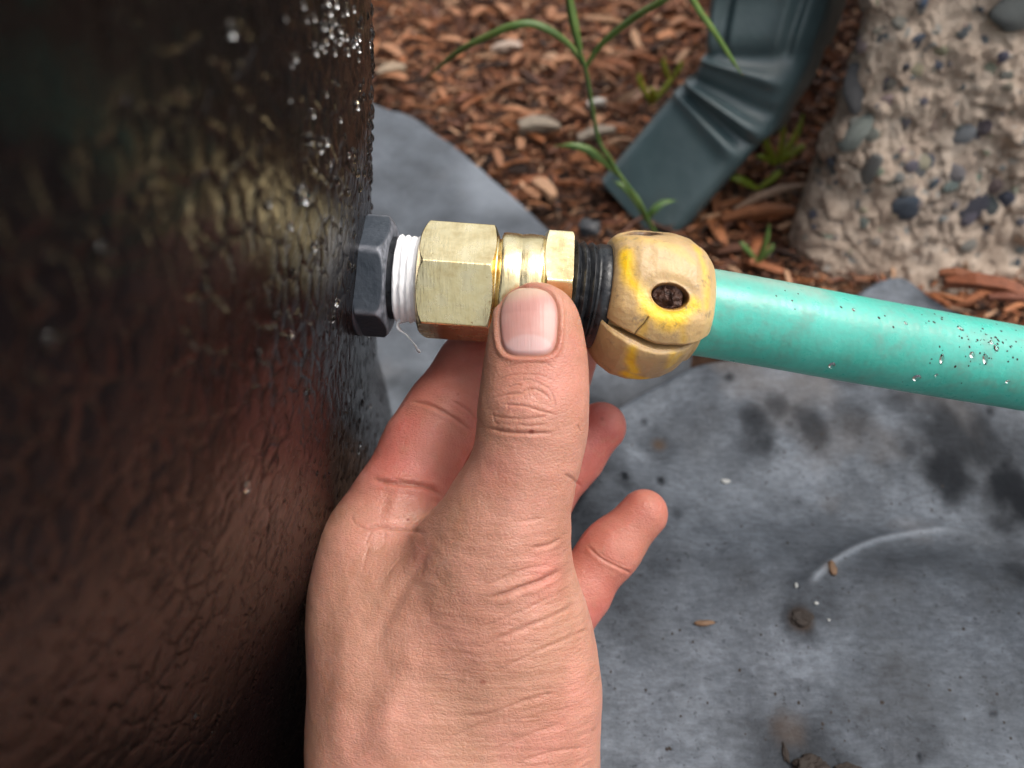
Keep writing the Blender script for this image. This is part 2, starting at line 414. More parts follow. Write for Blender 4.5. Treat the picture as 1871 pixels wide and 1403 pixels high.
# ------------------------------------------------------------------ flagstones (two grey slabs)
def slab(name, label, poly, top, res, rnd, undul, tops, extras=None):
    poly = np.array(poly); lo = poly.min(0) - .01; hi = poly.max(0) + .01
    nx = int((hi[0] - lo[0]) / res) + 2; ny = int((hi[1] - lo[1]) / res) + 2
    xs = np.linspace(lo[0], hi[0], nx); ys = np.linspace(lo[1], hi[1], ny)
    X, Y = np.meshgrid(xs, ys, indexing='ij'); p = np.stack([X.ravel(), Y.ravel(), np.zeros(nx * ny)], 1)
    n = len(poly); inside = np.zeros(len(p), bool); d = np.full(len(p), 1e9)
    for i in range(n):
        a, b = poly[i], poly[(i + 1) % n]
        c = ((a[1] > p[:, 1]) != (b[1] > p[:, 1])) & (p[:, 0] < (b[0] - a[0]) * (p[:, 1] - a[1]) / (b[1] - a[1] + 1e-12) + a[0]); inside ^= c
        ab = b - a; t = np.clip(((p[:, :2] - a) @ ab) / (ab @ ab), 0, 1); d = np.minimum(d, np.linalg.norm(p[:, :2] - a - t[:, None] * ab, axis=1))
    sd_ = np.where(inside, d, -d) + .0016 * fbm(p * 60, 3, 5)
    t = np.clip(sd_ / rnd, 0, 1); prof = np.sqrt(1 - (1 - t) ** 2.2)
    z = -.03 + (top + .03) * prof + undul(p) * t
    p[:, 2] = z
    keep = sd_ > -res * 1.5
    f = grid_faces(nx, ny); f = f[keep[f].all(1)]
    used = np.unique(f); mp = -np.ones(len(p), int); mp[used] = np.arange(len(used)); p = p[used]; f = mp[f]
    # underside closed with a flat sheet
    org = (float(p[:, 0].mean()), float(p[:, 1].mean()), 0)
    o = mesh_np(name, p, f, M['stone'], origin=org); tag(o, label, 'flagstone')
    return o, p
S2Z, S1Z = .048, .014
s1_px = [(560, 60), (685, 168), (760, 200), (850, 258), (920, 318), (985, 373), (1050, 430), (1120, 470), (1200, 515), (1265, 560), (1285, 605), (1262, 640), (1205, 672), (1125, 706), (1064, 728), (1000, 748), (900, 770), (800, 790), (740, 880), (640, 1200), (300, 1500), (-500, 1300), (-600, 300), (0, 40)]
s1 = smooth_path([tuple(onz(x, y, S1Z))[:2] for x, y in s1_px] + [tuple(onz(560, 60, S1Z))[:2]], 90)[:-1]
slab1, p1 = slab('flagstone', 'smooth grey flagstone under the barrel, its curved edge against the mulch', s1, S1Z, .0022, .012,
    lambda p: .0022 * fbm(p * 22, 4, 9) + .002 * np.sin(p[:, 0] * 40 + p[:, 1] * 25), None)
s2_px = [(1040, 755), (1118, 708), (1188, 672), (1258, 642), (1340, 632), (1420, 605), (1480, 560), (1545, 508), (1600, 484), (1650, 480), (1700, 500), (1760, 535), (1871, 575), (2050, 640), (2400, 800), (2500, 1400), (2300, 2300), (1500, 2600), (700, 2300), (560, 1700), (700, 1250), (900, 1010), (1025, 900)]
s2 = smooth_path([tuple(onz(x, y, S2Z))[:2] for x, y in s2_px] + [tuple(onz(*s2_px[0], S2Z))[:2]], 110)[:-1]
crease2 = [tuple(onz(x, y, S2Z)) for x, y in smooth_path([(1470, 1085), (1485, 1062), (1515, 1035), (1560, 1006), (1630, 975), (1720, 958), (1800, 962)], 20)]
def und2(p):
    d, t = dist_poly(np.column_stack([p[:, :2], np.full(len(p), S2Z)]), crease2)
    v = .0045 * np.sin((p[:, 1] * 62 + p[:, 0] * 14) + 1.6 * vnoise(p * 14, 4)) + .0026 * fbm(p * 34, 5, 2)
    return v + .0016 * np.exp(-(d / .0016) ** 2) * np.sin(np.pi * np.clip(t, 0.02, 1)) - .0010 * np.exp(-((d - .006) / .005) ** 2)
slab2, p2 = slab('flagstone', 'big wet blue-grey flagstone filling the lower right, below the teal hose', s2, S2Z, .0013, .010, und2, None)
spots = [(1375, 770, 24, .75), (1400, 800, 16, .7), (1420, 745, 18, .6), (1480, 777, 30, .75), (1390, 805, 26, .6), (1550, 770, 30, .5), (1640, 745, 26, .6), (1535, 700, 24, .55), (1455, 1138, 24, .8), (1470, 1100, 36, .45),
         (1720, 800, 60, .75), (1790, 810, 50, .75), (1730, 860, 40, .85), (1860, 890, 45, .9), (1850, 810, 45, .6), (1205, 800, 26, .5), (1120, 810, 26, .35), (1700, 1350, 20, .3), (1490, 1395, 60, .55),
         (1210, 870, 6, .9), (1140, 872, 7, .9), (1180, 760, 6, .7), (1330, 695, 7, .8), (1715, 735, 8, .8), (1800, 762, 10, .8), (1760, 730, 14, .8), (1830, 1293, 4, 1), (1690, 1378, 5, 1), (1080, 960, 70, .6), (1050, 880, 60, .7), (1240, 938, 9, .5), (1850, 1050, 18, .6), (1200, 1010, 40, .35), (1130, 1050, 50, .35)]
wet = np.zeros(len(p2)); rust = np.zeros(len(p2))
q = p2.copy(); q[:, 2] = S2Z
for x, y, r, a in spots:
    c = np.array(onz(x, y, S2Z)); sc_ = r * .27 / F_PX
    dd = q - c; dd[:, 1] *= .8
    dn = np.linalg.norm(dd, axis=1) / (sc_ * 1.2) + .75 * fbm(p2 * 150, 4, 21)
    wet = np.maximum(wet, min(1, a * 1.05) * sstep(1.6, .35, dn))
for x, y, r, a in [(1207, 800, 16, .8), (1510, 1048, 12, .6), (1445, 1325, 30, .45), (1455, 1140, 22, .7)]:
    c = np.array(onz(x, y, S2Z)); dn = np.linalg.norm(q - c, axis=1) / (r * .27 / F_PX) + .4 * fbm(p2 * 200, 2, 31); rust = np.maximum(rust, a * sstep(1.3, .2, dn))
d_, t_ = dist_poly(q, crease2); pale = .45 * np.exp(-(d_ / .0010) ** 2) * sstep(0, .2, t_) * sstep(1, .75, t_)
attr(slab2, 'wet', np.clip(wet, 0, 1)); attr(slab2, 'pale', pale); attr(slab2, 'rust', rust)
w1 = sstep(.15, .6, fbm(p1 * 26, 4, 41)) * .5
q1 = p1.copy()
for x, y, r, a in [(760, 700, 45, .7), (720, 700, 20, .8), (700, 400, 40, .4), (900, 700, 60, .5), (1080, 690, 40, .2)]:
    c = np.array(onz(x, y, S1Z)); w1 = np.maximum(w1, a * sstep(1.6, .2, np.linalg.norm(p1 - c, axis=1) / (r * .33 / F_PX) + .4 * fbm(p1 * 90, 3, 8)))
attr(slab1, 'wet', w1); attr(slab1, 'pale', .10 + .30 * sstep(.0, .5, fbm(p1 * 14, 3, 71))); attr(slab1, 'rust', np.zeros(len(p1)))

# ------------------------------------------------------------------ mulch: thousands of shredded chips (stuff) and loose larger chips (things)
CHIP_COLS = np.array([(.21, .070, .026), (.28, .105, .042), (.12, .040, .018), (.34, .145, .066), (.055, .024, .014), (.23, .085, .036), (.40, .23, .135), (.09, .036, .02)])
def chip_mesh(L, W, T, bend, twist, rr):
    """a splinter: 5 stations x 4 corners, tapered and ragged"""
    v = []
    ns = 4
    for i in range(ns):
        s = i / (ns - 1) - .5
        wv = W * (.35 + .65 * math.sin(math.pi * (.12 + .76 * (i / (ns - 1))))) * rr.uniform(.8, 1.15); a = twist * s
        z = bend * (1 - 4 * s * s)
        for sx, sz in ((-1, -1), (1, -1), (1, 1), (-1, 1)):
            x = sx * wv / 2; zz = sz * T / 2
            v.append((s * L, x * math.cos(a) - zz * math.sin(a) + rr.uniform(-.06, .06) * W, x * math.sin(a) + zz * math.cos(a) + z))
    f = []
    for i in range(ns - 1):
        for k in range(4):
            f.append((i * 4 + k, i * 4 + (k + 1) % 4, i * 4 + 4 + (k + 1) % 4, i * 4 + 4 + k))
    f.append((3, 2, 1, 0)); f.append((ns * 4 - 4, ns * 4 - 3, ns * 4 - 2, ns * 4 - 1))
    return np.array(v), np.array(f)
def rotz(a): c, s = math.cos(a), math.sin(a); return np.array([[c, -s, 0], [s, c, 0], [0, 0, 1.0]])
def roty(a): c, s = math.cos(a), math.sin(a); return np.array([[c, 0, s], [0, 1, 0], [-s, 0, c]])
def rotx(a): c, s = math.cos(a), math.sin(a); return np.array([[1, 0, 0], [0, c, -s], [0, s, c]])
rr = random.Random(3)
protos = [chip_mesh(1, rr.uniform(.09, .32), rr.uniform(.04, .08), rr.uniform(-.12, .16), rr.uniform(-1.2, 1.2), rr) for _ in range(24)]
V, Fc, Cc = [], [], []; off = 0
SS1, SS2 = s1[::3], s2[::3]
GAP = [tuple(onz(px_, py_, .01))[:2] for px_, py_ in ((980, 640), (1250, 560), (1350, 610), (1420, 760), (1100, 900), (900, 850))]
def slabgrid(x, y): return (x < .16 and inpoly(x, y, SS1)) or (y < .32 and inpoly(x, y, SS2))
def inpoly(x, y, poly):
    c = False; n = len(poly)
    for i in range(n):
        a, b = poly[i], poly[(i + 1) % n]
        if (a[1] > y) != (b[1] > y) and x < (b[0] - a[0]) * (y - a[1]) / (b[1] - a[1]) + a[0]: c = not c
    return c
def add_chip(x, y, z, L, az, tilt, roll, col):
    global off
    v, f = protos[rr.randrange(24)]
    R_ = rotz(az) @ roty(tilt) @ rotx(roll)
    V.append((v * L) @ R_.T + np.array([x, y, z])); Fc.append(f + off); off += len(v)
    Cc.append(np.tile(col, (len(v), 1)))
for k in range(40000):
    if k < 36000: x = rr.uniform(-.16, .44); y = rr.uniform(.20, .78)
    else: x = rr.uniform(-1.0, 1.6); y = rr.uniform(-.5, 2.0)
    if False and (inpoly(x, y, s1) or inpoly(x, y, s2)) and rr.random() < .985: continue
    if slabgrid(x, y) or inpoly(x, y, GAP): continue
    u = rr.random()
    L = .0035 + .0105 * u ** 2.2 if rr.random() < .95 else rr.uniform(.017, .030)
    if k >= 36000 and (x > .45 or y > .8 or x < -.2 or y < 0): L *= 2
    z = rr.uniform(-.004, .008) + .003
    col = CHIP_COLS[rr.randrange(8)] * rr.uniform(.40, 1.40)
    zone = sstep(.02, .13, x) if False else 0
    add_chip(x, y, z, L, rr.uniform(0, 6.28) if rr.random() < .6 else rr.gauss(.2, .5), rr.gauss(0, .28), rr.uniform(-.9, .9), col)
mul = mesh_np('mulch', np.vstack(V), np.vstack(Fc), M['chip'], smooth=False)
colattr(mul, 'chipcol', np.vstack(Cc)); tag(mul, 'shredded reddish-brown bark mulch covering the ground behind the flagstone', 'mulch', kind='stuff')

def loose_chip(px, py, L, W, T, az, col, label, cat='wood chip', name='wood_chip', group=None, z=.013, mat='chip', bend=.1, seed=0):
    rq = random.Random(seed + int(px)); v, f = chip_mesh(1, W, T, bend, rq.uniform(-.6, .6), rq)
    org = np.array(onz(px, py, z)); R_ = rotz(az) @ roty(rq.uniform(-.15, .15))
    o = mesh_np(name, (v * L) @ R_.T + org, f, M[mat], origin=tuple(org), smooth=False); colattr(o, 'chipcol', np.tile(np.array(col), (len(v), 1)))
    tag(o, label, cat, group); return o
loose_chip(985, 232, .026, .55, .16, .15, (.25, .20, .15), 'pale grey-tan wood chunk lying on the mulch left of the grass stem', bend=.12)
loose_chip(1090, 246, .024, .40, .14, .25, (.26, .21, .16), 'pale wood sliver lying where the grass stem crosses it', bend=.10)
loose_chip(995, 345, .017, .5, .2, -.9, (.46, .26, .15), 'small light orange wood chip near the curved flagstone edge', z=.014)
loose_chip(925, 88, .022, .45, .15, .2, (.40, .30, .24), 'pinkish pale bark flake under the arched grass blade')
loose_chip(1090, 190, .012, .6, .3, .2, (.45, .42, .38), 'small whitish bark flake beside the middle of the grass stem')
loose_chip(1185, 175, .032, .10, .10, .75, (.42, .24, .16), 'long thin pinkish splinter lying beside the downspout elbow')
loose_chip(715, 130, .020, .5, .2, .4, (.30, .22, .15), 'pale bark flake beside the barrel edge near the top')
loose_chip(1405, 362, .045, .08, .06, .35, (.40, .26, .18), 'long pale splinter between downspout and concrete footing')
loose_chip(1385, 392, .040, .16, .08, .05, (.26, .10, .045), 'long orange-brown bark strip between downspout outlet and concrete footing')
chcol = [(.34, .16, .08), (.28, .12, .055), (.40, .22, .13), (.22, .09, .04)]
proto = None
rz = random.Random(21)
for k in range(60):
    px = rz.uniform(700, 1260); py = rz.uniform(5, 420)
    g = onz(px, py, .012)
    if inpoly(g.x, g.y, s1) or (px > 1120 and py > 150): continue
    c = chcol[k % 4]
    if k < 4 or proto is None or len(proto) < 4:
        o = loose_chip(px, py, .015, rz.uniform(.2, .4), .1, rz.uniform(0, 3), c, 'loose brown bark chip on top of the mulch bed behind the fittings', group='loose bark chips on the mulch', seed=k)
        proto = (proto or []) + [o]
    else:
        o = proto[k % 4].copy(); COL.objects.link(o); o.location = g; o.rotation_euler = (0, rz.uniform(-.2, .2), rz.uniform(0, 6.28)); o.scale = (rz.uniform(.7, 1.3),) * 3

# ------------------------------------------------------------------ rain barrel
A0 = at(662, 505, .18)                        # where the fitting leaves the barrel wall
BR = .28
bz = np.array([-.02, .012, .03, .05, .07, .10, .131, .149, .188, .25, .35, .55, .80, .90])
bo = np.array([-.0045, -.007, -.0085, -.009, -.0076, -.004, -.0005, .0015, .0075, .014, .020, .022, .012, .004]) - .0015
BC = Vector((A0.x - BR, A0.y, 0))
def barrel():
    root = empty('rain_barrel', (BC.x, BC.y, S1Z))
    tag(root, 'large dark brown-black textured plastic rain barrel filling the left side', 'rain barrel')
    th_f = np.linspace(math.radians(-95), math.radians(26), 900); th_c = np.linspace(math.radians(26), math.radians(265), 90)[1:-1]
    th = np.concatenate([th_f, th_c])
    z_f = np.linspace(S1Z, .262, 420); z_c = np.linspace(.262, .90, 40)[1:]
    z = np.concatenate([z_f, z_c])
    T, Z = np.meshgrid(th, z, indexing='ij'); T = T.ravel(); Z = Z.ravel()
    R0 = BR + np.interp(Z, bz, bo); S = T * BR
    P3 = np.stack([S, Z, Z * 0], 1)
    # moulded relief: ragged cells, elongated upwards, whose borders break up into dashes lower down
    wx = S + .0022 * vnoise(P3 * 150, 1) + .0014 * vnoise(P3 * 330, 2); wz = Z + .0030 * vnoise(P3 * 120, 3)
    f1, f2, idd = worley2(wx / .0036, wz / .0062, 5)
    edge = sstep(.20, .0, f2 - f1)
    brk = sstep(-.15, .25, fbm(P3 * np.array([190, 90, 1]), 3, 7))
    amt = .35 + .65 * sstep(-.3, .4, fbm(P3 * 22, 2, 9))
    groove = edge * (.25 + .75 * brk) * amt
    sl = wx + .28 * wz
    g1, g2, gid = worley2(sl / .0017, wz / .0060, 17)
    dash = sstep(.30, .12, g1) * (gid > .45)
    low = sstep(.150, .120, Z)
    dome = (idd - .5) * .0003
    low = np.maximum(low, sstep(-.18, -.50, T)); h = -.00022 * groove * (1 - low) - .00020 * dash * (.25 + .75 * low) + .00022 * fbm(P3 * 60, 3, 11)
    vis = sstep(math.radians(-95), math.radians(-88), T) * sstep(math.radians(26), math.radians(22), T) * sstep(.262, .25, Z)
    R_ = R0 + h * vis
    p = np.stack([BC.x + R_ * np.cos(T), BC.y + R_ * np.sin(T), Z], 1)
    o = mesh_np('body', p, grid_faces(len(th), len(z), wrap_u=True), M['barrel'], root)
    a_ = o.data.attributes.new('wall', 'FLOAT_VECTOR', 'POINT'); a_.data.foreach_set('vector', P3.astype(np.float32).ravel()); attr(o, 'low', np.maximum(sstep(.155, .118, Z + .012 * vnoise(P3 * 40, 8)), sstep(-.18, -.50, T)))
    # lid
    rr_ = np.array([.285, .296, .298, .292, .20, .0005]); zz = np.array([.885, .885, .905, .915, .93, .932])
    a = np.linspace(0, 2 * math.pi, 96, endpoint=False)
    vv = np.array([[BC.x + r * math.cos(t), BC.y + r * math.sin(t), z0] for t in a for r, z0 in zip(rr_, zz)])
    mesh_np('lid', vv, grid_faces(96, 6, wrap_u=True), M['barrel'], root)
    return root, o, p.reshape(len(th), len(z), 3), th, z
barrel_root, barrel_body, BP, BTH, BZ = barrel()
def barrel_point(th, z, out=0.0):
    r = BR + float(np.interp(z, bz, bo)) + out
    return Vector((BC.x + r * math.cos(th), BC.y + r * math.sin(th), z))
# water drops on the barrel wall
def dome_verts(n=8, m=4):
    v = [(0, 0, 1)]
    for j in range(1, m + 1):
        a = j / m * math.pi * .5
        for i in range(n): v.append((math.sin(a) * math.cos(2 * math.pi * i / n), math.sin(a) * math.sin(2 * math.pi * i / n), math.cos(a)))
    f = []
    for i in range(n): f.append((0, 1 + i, 1 + (i + 1) % n, 0))
    tri = [(0, 1 + i, 1 + (i + 1) % n) for i in range(n)]
    for j in range(m - 1):
        for i in range(n):
            a = 1 + j * n + i; b = 1 + j * n + (i + 1) % n; tri.append((a, a + n, b + n)); tri.append((a, b + n, b))
    tri += [(1 + (m - 1) * n + (i + 1) % n, 1 + (m - 1) * n + i, len(v)) for i in range(n)]; v.append((0, 0, 0))
    return np.array(v, float), np.array(tri)
DV, DF = dome_verts(12, 6)
def drops(name, items, mat, parent=None):
    V_, F_, o_ = [], [], 0
    for pos, nrm, r, hgt, el in items:
        nrm = Vector(nrm).normalized(); up = Vector((0, 0, 1)); t2 = (up - nrm * up.dot(nrm)); t2 = t2.normalized() if t2.length > .01 else Vector((1, 0, 0)); t1 = t2.cross(nrm)
        B = np.column_stack([np.array(t1) * r, np.array(t2) * r * el, np.array(nrm) * hgt])
        V_.append(DV @ B.T + np.array(pos)); F_.append(DF + o_); o_ += len(DV)
    return mesh_np(name, np.vstack(V_), np.vstack(F_), mat, parent)
items = []
rb = random.Random(9)
barb = bvh_of([barrel_body])
for k in range(58):
    h, nn = hit(barb, rb.gauss(610, 38), rb.gauss(65, 60)) if k < 44 else hit(barb, rb.gauss(560, 60), rb.gauss(230, 120))
    if h is None or (h.x > -.02): continue
    r = rb.uniform(.0003, .0009); items.append((h, (h.x - BC.x, h.y - BC.y, 0), r, r * .8, rb.uniform(.9, 1.3)))
for (px, py, r) in [(553, 355, .0016), (585, 270, .0009), (450, 890, .0009), (614, 552, .0010), (533, 610, .0006)]:
    h, nn = hit(barb, px, py); items.append((h, (h.x - BC.x, h.y - BC.y, 0), r, r * .8, 1.2))
for k in range(320):
    th = rb.gauss(.06, .16) if k < 300 else rb.uniform(-1.1, .25); z = rb.uniform(.10, .21) if k < 200 else rb.uniform(.03, .24)
    if k < 140: th = rb.gauss(.10, .09); z = rb.gauss(.178, .012)
    if th > .40: continue
    r = rb.uniform(.0004, .0011) * (1.25 if k < 60 else 1)
    c = barrel_point(th, z, -.0002); items.append((c, (math.cos(th), math.sin(th), 0), r, r * .75, rb.uniform(.9, 1.4)))
bd = drops('water_droplets', items, M['water']); tag(bd, 'tiny water beads clinging to the dark barrel wall', 'water droplets', kind='stuff')
bd.data.attributes  # keep

# ------------------------------------------------------------------ fittings along an axis
class Axis:
    """frame along a line of the photograph: a = along (photo px), radial plane spanned by up and towards-the-camera"""
    def __init__(s, p0, p1, d0, d1):
        a, b = at(*p0, d0), at(*p1, d1); s.o = np.array(a); e1 = (b - a).normalized()
        e3 = (CAM - a); e3 = (e3 - e1 * e3.dot(e1)).normalized(); e2 = e3.cross(e1).normalized()   # e2 = up in the picture
        s.e1, s.e2, s.e3 = map(np.array, (e1, e2, e3)); s.x0 = p0[0]; s.k = (b - a).length / (p1[0] - p0[0])
    def ax(s, px): return (px - s.x0) * s.k
    def P(s, a, r, th):
        """th = 0 towards the camera, +90 deg = down in the picture"""
        a = np.asarray(a)[..., None]; r = np.asarray(r)[..., None]; th = np.asarray(th)
        return s.o + a * s.e1 + r * (np.cos(th)[..., None] * s.e3 - np.sin(th)[..., None] * s.e2)
PX = .18 / F_PX
def hex_r(th, R, th0, p=60, n=6):
    """rounded regular n-gon, corner radius R, one corner at th0"""
    ap = R * math.cos(math.pi / n); s = 0
    for k in range(n): s = s + np.maximum(0, np.cos(th - th0 - math.pi / n - 2 * math.pi * k / n)) ** p
    return ap * s ** (-1 / p)
def lathe(name, axis, stations, mat, parent, nth=192, hexa=None, corner=None, caps=True, edge_attr=False):
    """stations: (a, limit radius). With hexa=(R, th0, p) the section is min(polygon, limit)."""
    th = np.linspace(0, 2 * math.pi, nth, endpoint=False); st = np.array(stations, float)
    A = np.repeat(st[:, 0], nth); L = np.repeat(st[:, 1], nth); TH = np.tile(th, len(st))
    if hexa is not None: h = hex_r(TH, *hexa); r = np.minimum(h, L)
    else: r = L
    r = np.maximum(r, 1e-5)
    v = axis.P(A, r, TH)
    o = mesh_np(name, v, grid_faces(len(st), nth, wrap_v=True), mat, parent)
    if edge_attr:
        e = (sstep(.955, .995, h / (hexa[0])) if hexa is not None else r * 0) + (sstep(.0, .0006, h - L) if hexa is not None else 0)
        attr(o, 'edge', np.clip(e, 0, 1))
    return o
def dense(prof, n=10):
    out = []
    for (a, r), (b, s) in zip(prof[:-1], prof[1:]):
        k = max(1, n)
        for i in range(k): out.append((a + (b - a) * i / k, r + (s - r) * i / k))
    out.append(prof[-1]); return out
def chamfer_stations(a0, a1, R, ap, ch, inner, n=8):
    """hexagon nut with turned ends: the limit radius eases from ap-ish to past the corners"""
    s = [(a0, inner), (a0, ap * .965)]
    for i in range(n + 1):
        t = i / n; s.append((a0 + ch * t, ap * .97 + (R * 1.02 - ap * .97) * math.sin(t * math.pi / 2)))
    for i in range(n, -1, -1):
        t = i / n; s.append((a1 - ch * t, ap * .97 + (R * 1.02 - ap * .97) * math.sin(t * math.pi / 2)))
    s += [(a1, ap * .965), (a1, inner)]
    return s
ax1 = Axis((662, 504), (1040, 531), .18, .18)
D2R = math.radians
# the bulkhead fitting: grey hex nut on the wall, threaded stub wrapped in white tape
bulk = empty('bulkhead_fitting', tuple(ax1.P(0., 0., 0.)))
tag(bulk, 'grey plastic hex bulkhead fitting on the barrel wall with white taped thread', 'pipe fitting')
a = ax1.ax
R_ = 113 * PX; ap = R_ * math.cos(math.pi / 6)
lathe('gasket', ax1, [(a(645), 1e-4), (a(645), 104 * PX), (a(657), 106 * PX), (a(660), 103 * PX), (a(660), 60 * PX)], M['rubber'], bulk)
lathe('flange', ax1, [(a(659), 40 * PX), (a(659), 107 * PX), (a(663), 110 * PX), (a(668), 109 * PX), (a(669), 90 * PX)], M['pvc'], bulk)
st = [(a(667), 40 * PX), (a(667), R_ * .93), (a(669), R_ * .955), (a(672), R_ * 1.02), (a(700), R_ * 1.02), (a(706), R_ * .985), (a(712), R_ * .93), (a(716), R_ * .86), (a(718), R_ * .80), (a(718), R_ * .4)]
lathe('hex_nut', ax1, dense(st, 4), M['pvc'], bulk, 288, (R_, D2R(-26 + 1), 34), edge_attr=True)
lathe('neck', ax1, [(a(715), 75 * PX), (a(728), 75 * PX), (a(731), 79 * PX), (a(733), 60 * PX)], M['blk'], bulk)
# taped thread with rolled ridges
prof = []
for i in range(0, 131):
    x = 729 + 52 * i / 130; r = 78.5 + 1.9 * math.sin((x - 729) * 2 * math.pi / 11.5) - (x - 729) * .045; prof.append((a(x), r * PX))
prof = [(a(729), 40 * PX)] + prof + [(a(781), 40 * PX)]
th = np.linspace(0, 2 * math.pi, 200, endpoint=False); stp = np.array(prof)
A_, TH_ = np.repeat(stp[:, 0], 200), np.tile(th, len(stp)); Rr = np.repeat(stp[:, 1], 200)
Rr = Rr + (Rr > 60 * PX) * (.00014 * vnoise(np.stack([A_ * 900, np.cos(TH_) * 4, np.sin(TH_) * 4], 1), 3) + .00016 * vnoise(np.stack([A_ * 1800, np.cos(TH_) * 7, np.sin(TH_) * 7], 1), 4))
mesh_np('thread_tape', ax1.P(A_, Rr, TH_), grid_faces(len(stp), 200, wrap_v=True), M['tape'], bulk)
# loose tail of tape: a thin curled ribbon hanging below
tail = smooth_path([(735, 584, .1790), (727, 590, .1785), (729, 601, .1780), (742, 611, .1782), (752, 622, .1785), (760, 633, .1787), (762, 638, .1789), (768, 644, .1790)], 60)
def ribbon(name, path3, widths, mat, parent, thick=.00012, wdir=None, origin=None, cup=0.0, twist=None):
    P_ = np.array(path3); n = len(P_); t = np.gradient(P_, axis=0); t /= np.linalg.norm(t, axis=1)[:, None]
    wd = np.array(wdir if wdir is not None else (0, 0, 1.0)); W_ = np.cross(t, wd); W_ /= np.linalg.norm(W_, axis=1)[:, None] + 1e-9; N_ = np.cross(W_, t)
    if twist is not None:
        c, s = np.cos(twist)[:, None], np.sin(twist)[:, None]; W2 = W_ * c + N_ * s; N_ = N_ * c - W_ * s; W_ = W2
    v = []
    for i in range(n):
        for sx, sz in ((-1, 1), (0, 1), (1, 1), (1, -1), (0, -1), (-1, -1)):
            v.append(P_[i] + W_[i] * sx * widths[i] / 2 + N_[i] * (sz * thick / 2 + (cup * widths[i] if sx == 0 else 0)))
    o = mesh_np(name, np.array(v), grid_faces(n, 6, wrap_v=True), mat, parent, origin=origin); return o
tp = [tuple(at(*q_)) for q_ in tail]
ribbon('tape_tail', tp, [(.0013 - .0005 * (i / 59)) * (1 + .35 * math.sin(i * .5)) for i in range(60)], M['tape'], bulk, .00025, wdir=tuple(FX), twist=np.linspace(.9, 2.2, 60))

# brass fittings
brass = empty('brass_adapter', tuple(ax1.P(a(775), 0., 0.)))
tag(brass, 'shiny brass hose adapter pinched between thumb and fingers', 'brass fitting')
R_ = 109.5 * PX; ap = R_ * math.cos(math.pi / 6)
st = [(a(772), 60 * PX), (a(772), ap * .985)] + [(a(772 + 16 * i / 8), ap * .985 + (R_ * 1.01 - ap * .985) * math.sin(i / 8 * math.pi / 2)) for i in range(1, 9)]
st += [(a(905 - 11 * i / 8), ap * .985 + (R_ * 1.01 - ap * .985) * math.sin(i / 8 * math.pi / 2)) for i in range(8, -1, -1)] + [(a(906), ap * .97), (a(907), 70 * PX)]
lathe('hex_body', ax1, dense(st, 3), M['brass'], brass, 360, (R_, D2R(-18), 150))
lathe('neck', ax1, [(a(904), 60 * PX), (a(904), 88 * PX), (a(907), 90 * PX), (a(909), 84 * PX), (a(916), 84 * PX)], M['brass'], brass)
swv = [(a(913), 60 * PX), (a(913), 92 * PX), (a(915), 95.5 * PX), (a(919), 96.5 * PX), (a(940), 96 * PX), (a(949), 94.6 * PX), (a(951), 95 * PX), (a(962), 96.5 * PX), (a(984), 96 * PX), (a(989), 94 * PX), (a(993), 80 * PX)]
lathe('swivel_collar', ax1, dense(swv, 4), M['brass'], brass, 256)
R_ = 112 * PX; ap = R_ * math.cos(math.pi / 6)
st = [(a(988), 70 * PX), (a(988), ap * .97)] + [(a(988 + 9 * i / 6), ap * .97 + (R_ * 1.01 - ap * .97) * math.sin(i / 6 * math.pi / 2)) for i in range(1, 7)] + [(a(1034), R_ * 1.01), (a(1037), R_ * .985), (a(1038.5), R_ * .955), (a(1038.5), 70 * PX)]
lathe('hex_nut', ax1, dense(st, 3), M['brass'], brass, 360, (R_, D2R(-8), 110))

# clamp coupling: black threaded tail + two-piece yellow shell
ax2 = Axis((1036, 534), (1300, 573), .18, .1825)
b = ax2.ax
conn = empty('hose_coupling', tuple(ax2.P(b(1090), 0., 0.)))
tag(conn, 'weathered yellow two-piece clamp coupling with black threads on the hose end', 'hose coupling')
prof = [(b(1032), 50 * PX)]
for i in range(0, 121):
    x = 1032 + 46 * i / 120; ph = ((x - 1032) % 14.5) / 14.5
    r = 86 + 9.5 * (1 - abs(ph * 2 - 1)) ** .7 if x < 1075 else 93; prof.append((b(x), r * PX))
prof += [(b(1079), 93 * PX), (b(1081), 95.5 * PX), (b(1101), 96 * PX), (b(1103), 92 * PX), (b(1130), 90 * PX), (b(1130), 50 * PX)]
stp = np.array(prof); n2 = 200; th = np.linspace(0, 2 * math.pi, n2, endpoint=False)
A_, TH_ = np.repeat(stp[:, 0], n2), np.tile(th, len(stp)); Rr = np.repeat(stp[:, 1], n2)
tw_ = ((TH_ + math.pi) % (2 * math.pi)) / (2 * math.pi) - .5; A_ = A_ + 14.5 * PX * tw_ * sstep(b(1034), b(1042), A_) * sstep(b(1074), b(1066), A_)
Rr = Rr + .00008 * vnoise(np.stack([A_ * 900, np.cos(TH_) * 9, np.sin(TH_) * 9], 1), 6)
mesh_np('threaded_tail', ax2.P(A_, Rr, TH_), grid_faces(len(stp), n2, wrap_v=True), M['blk'], conn)

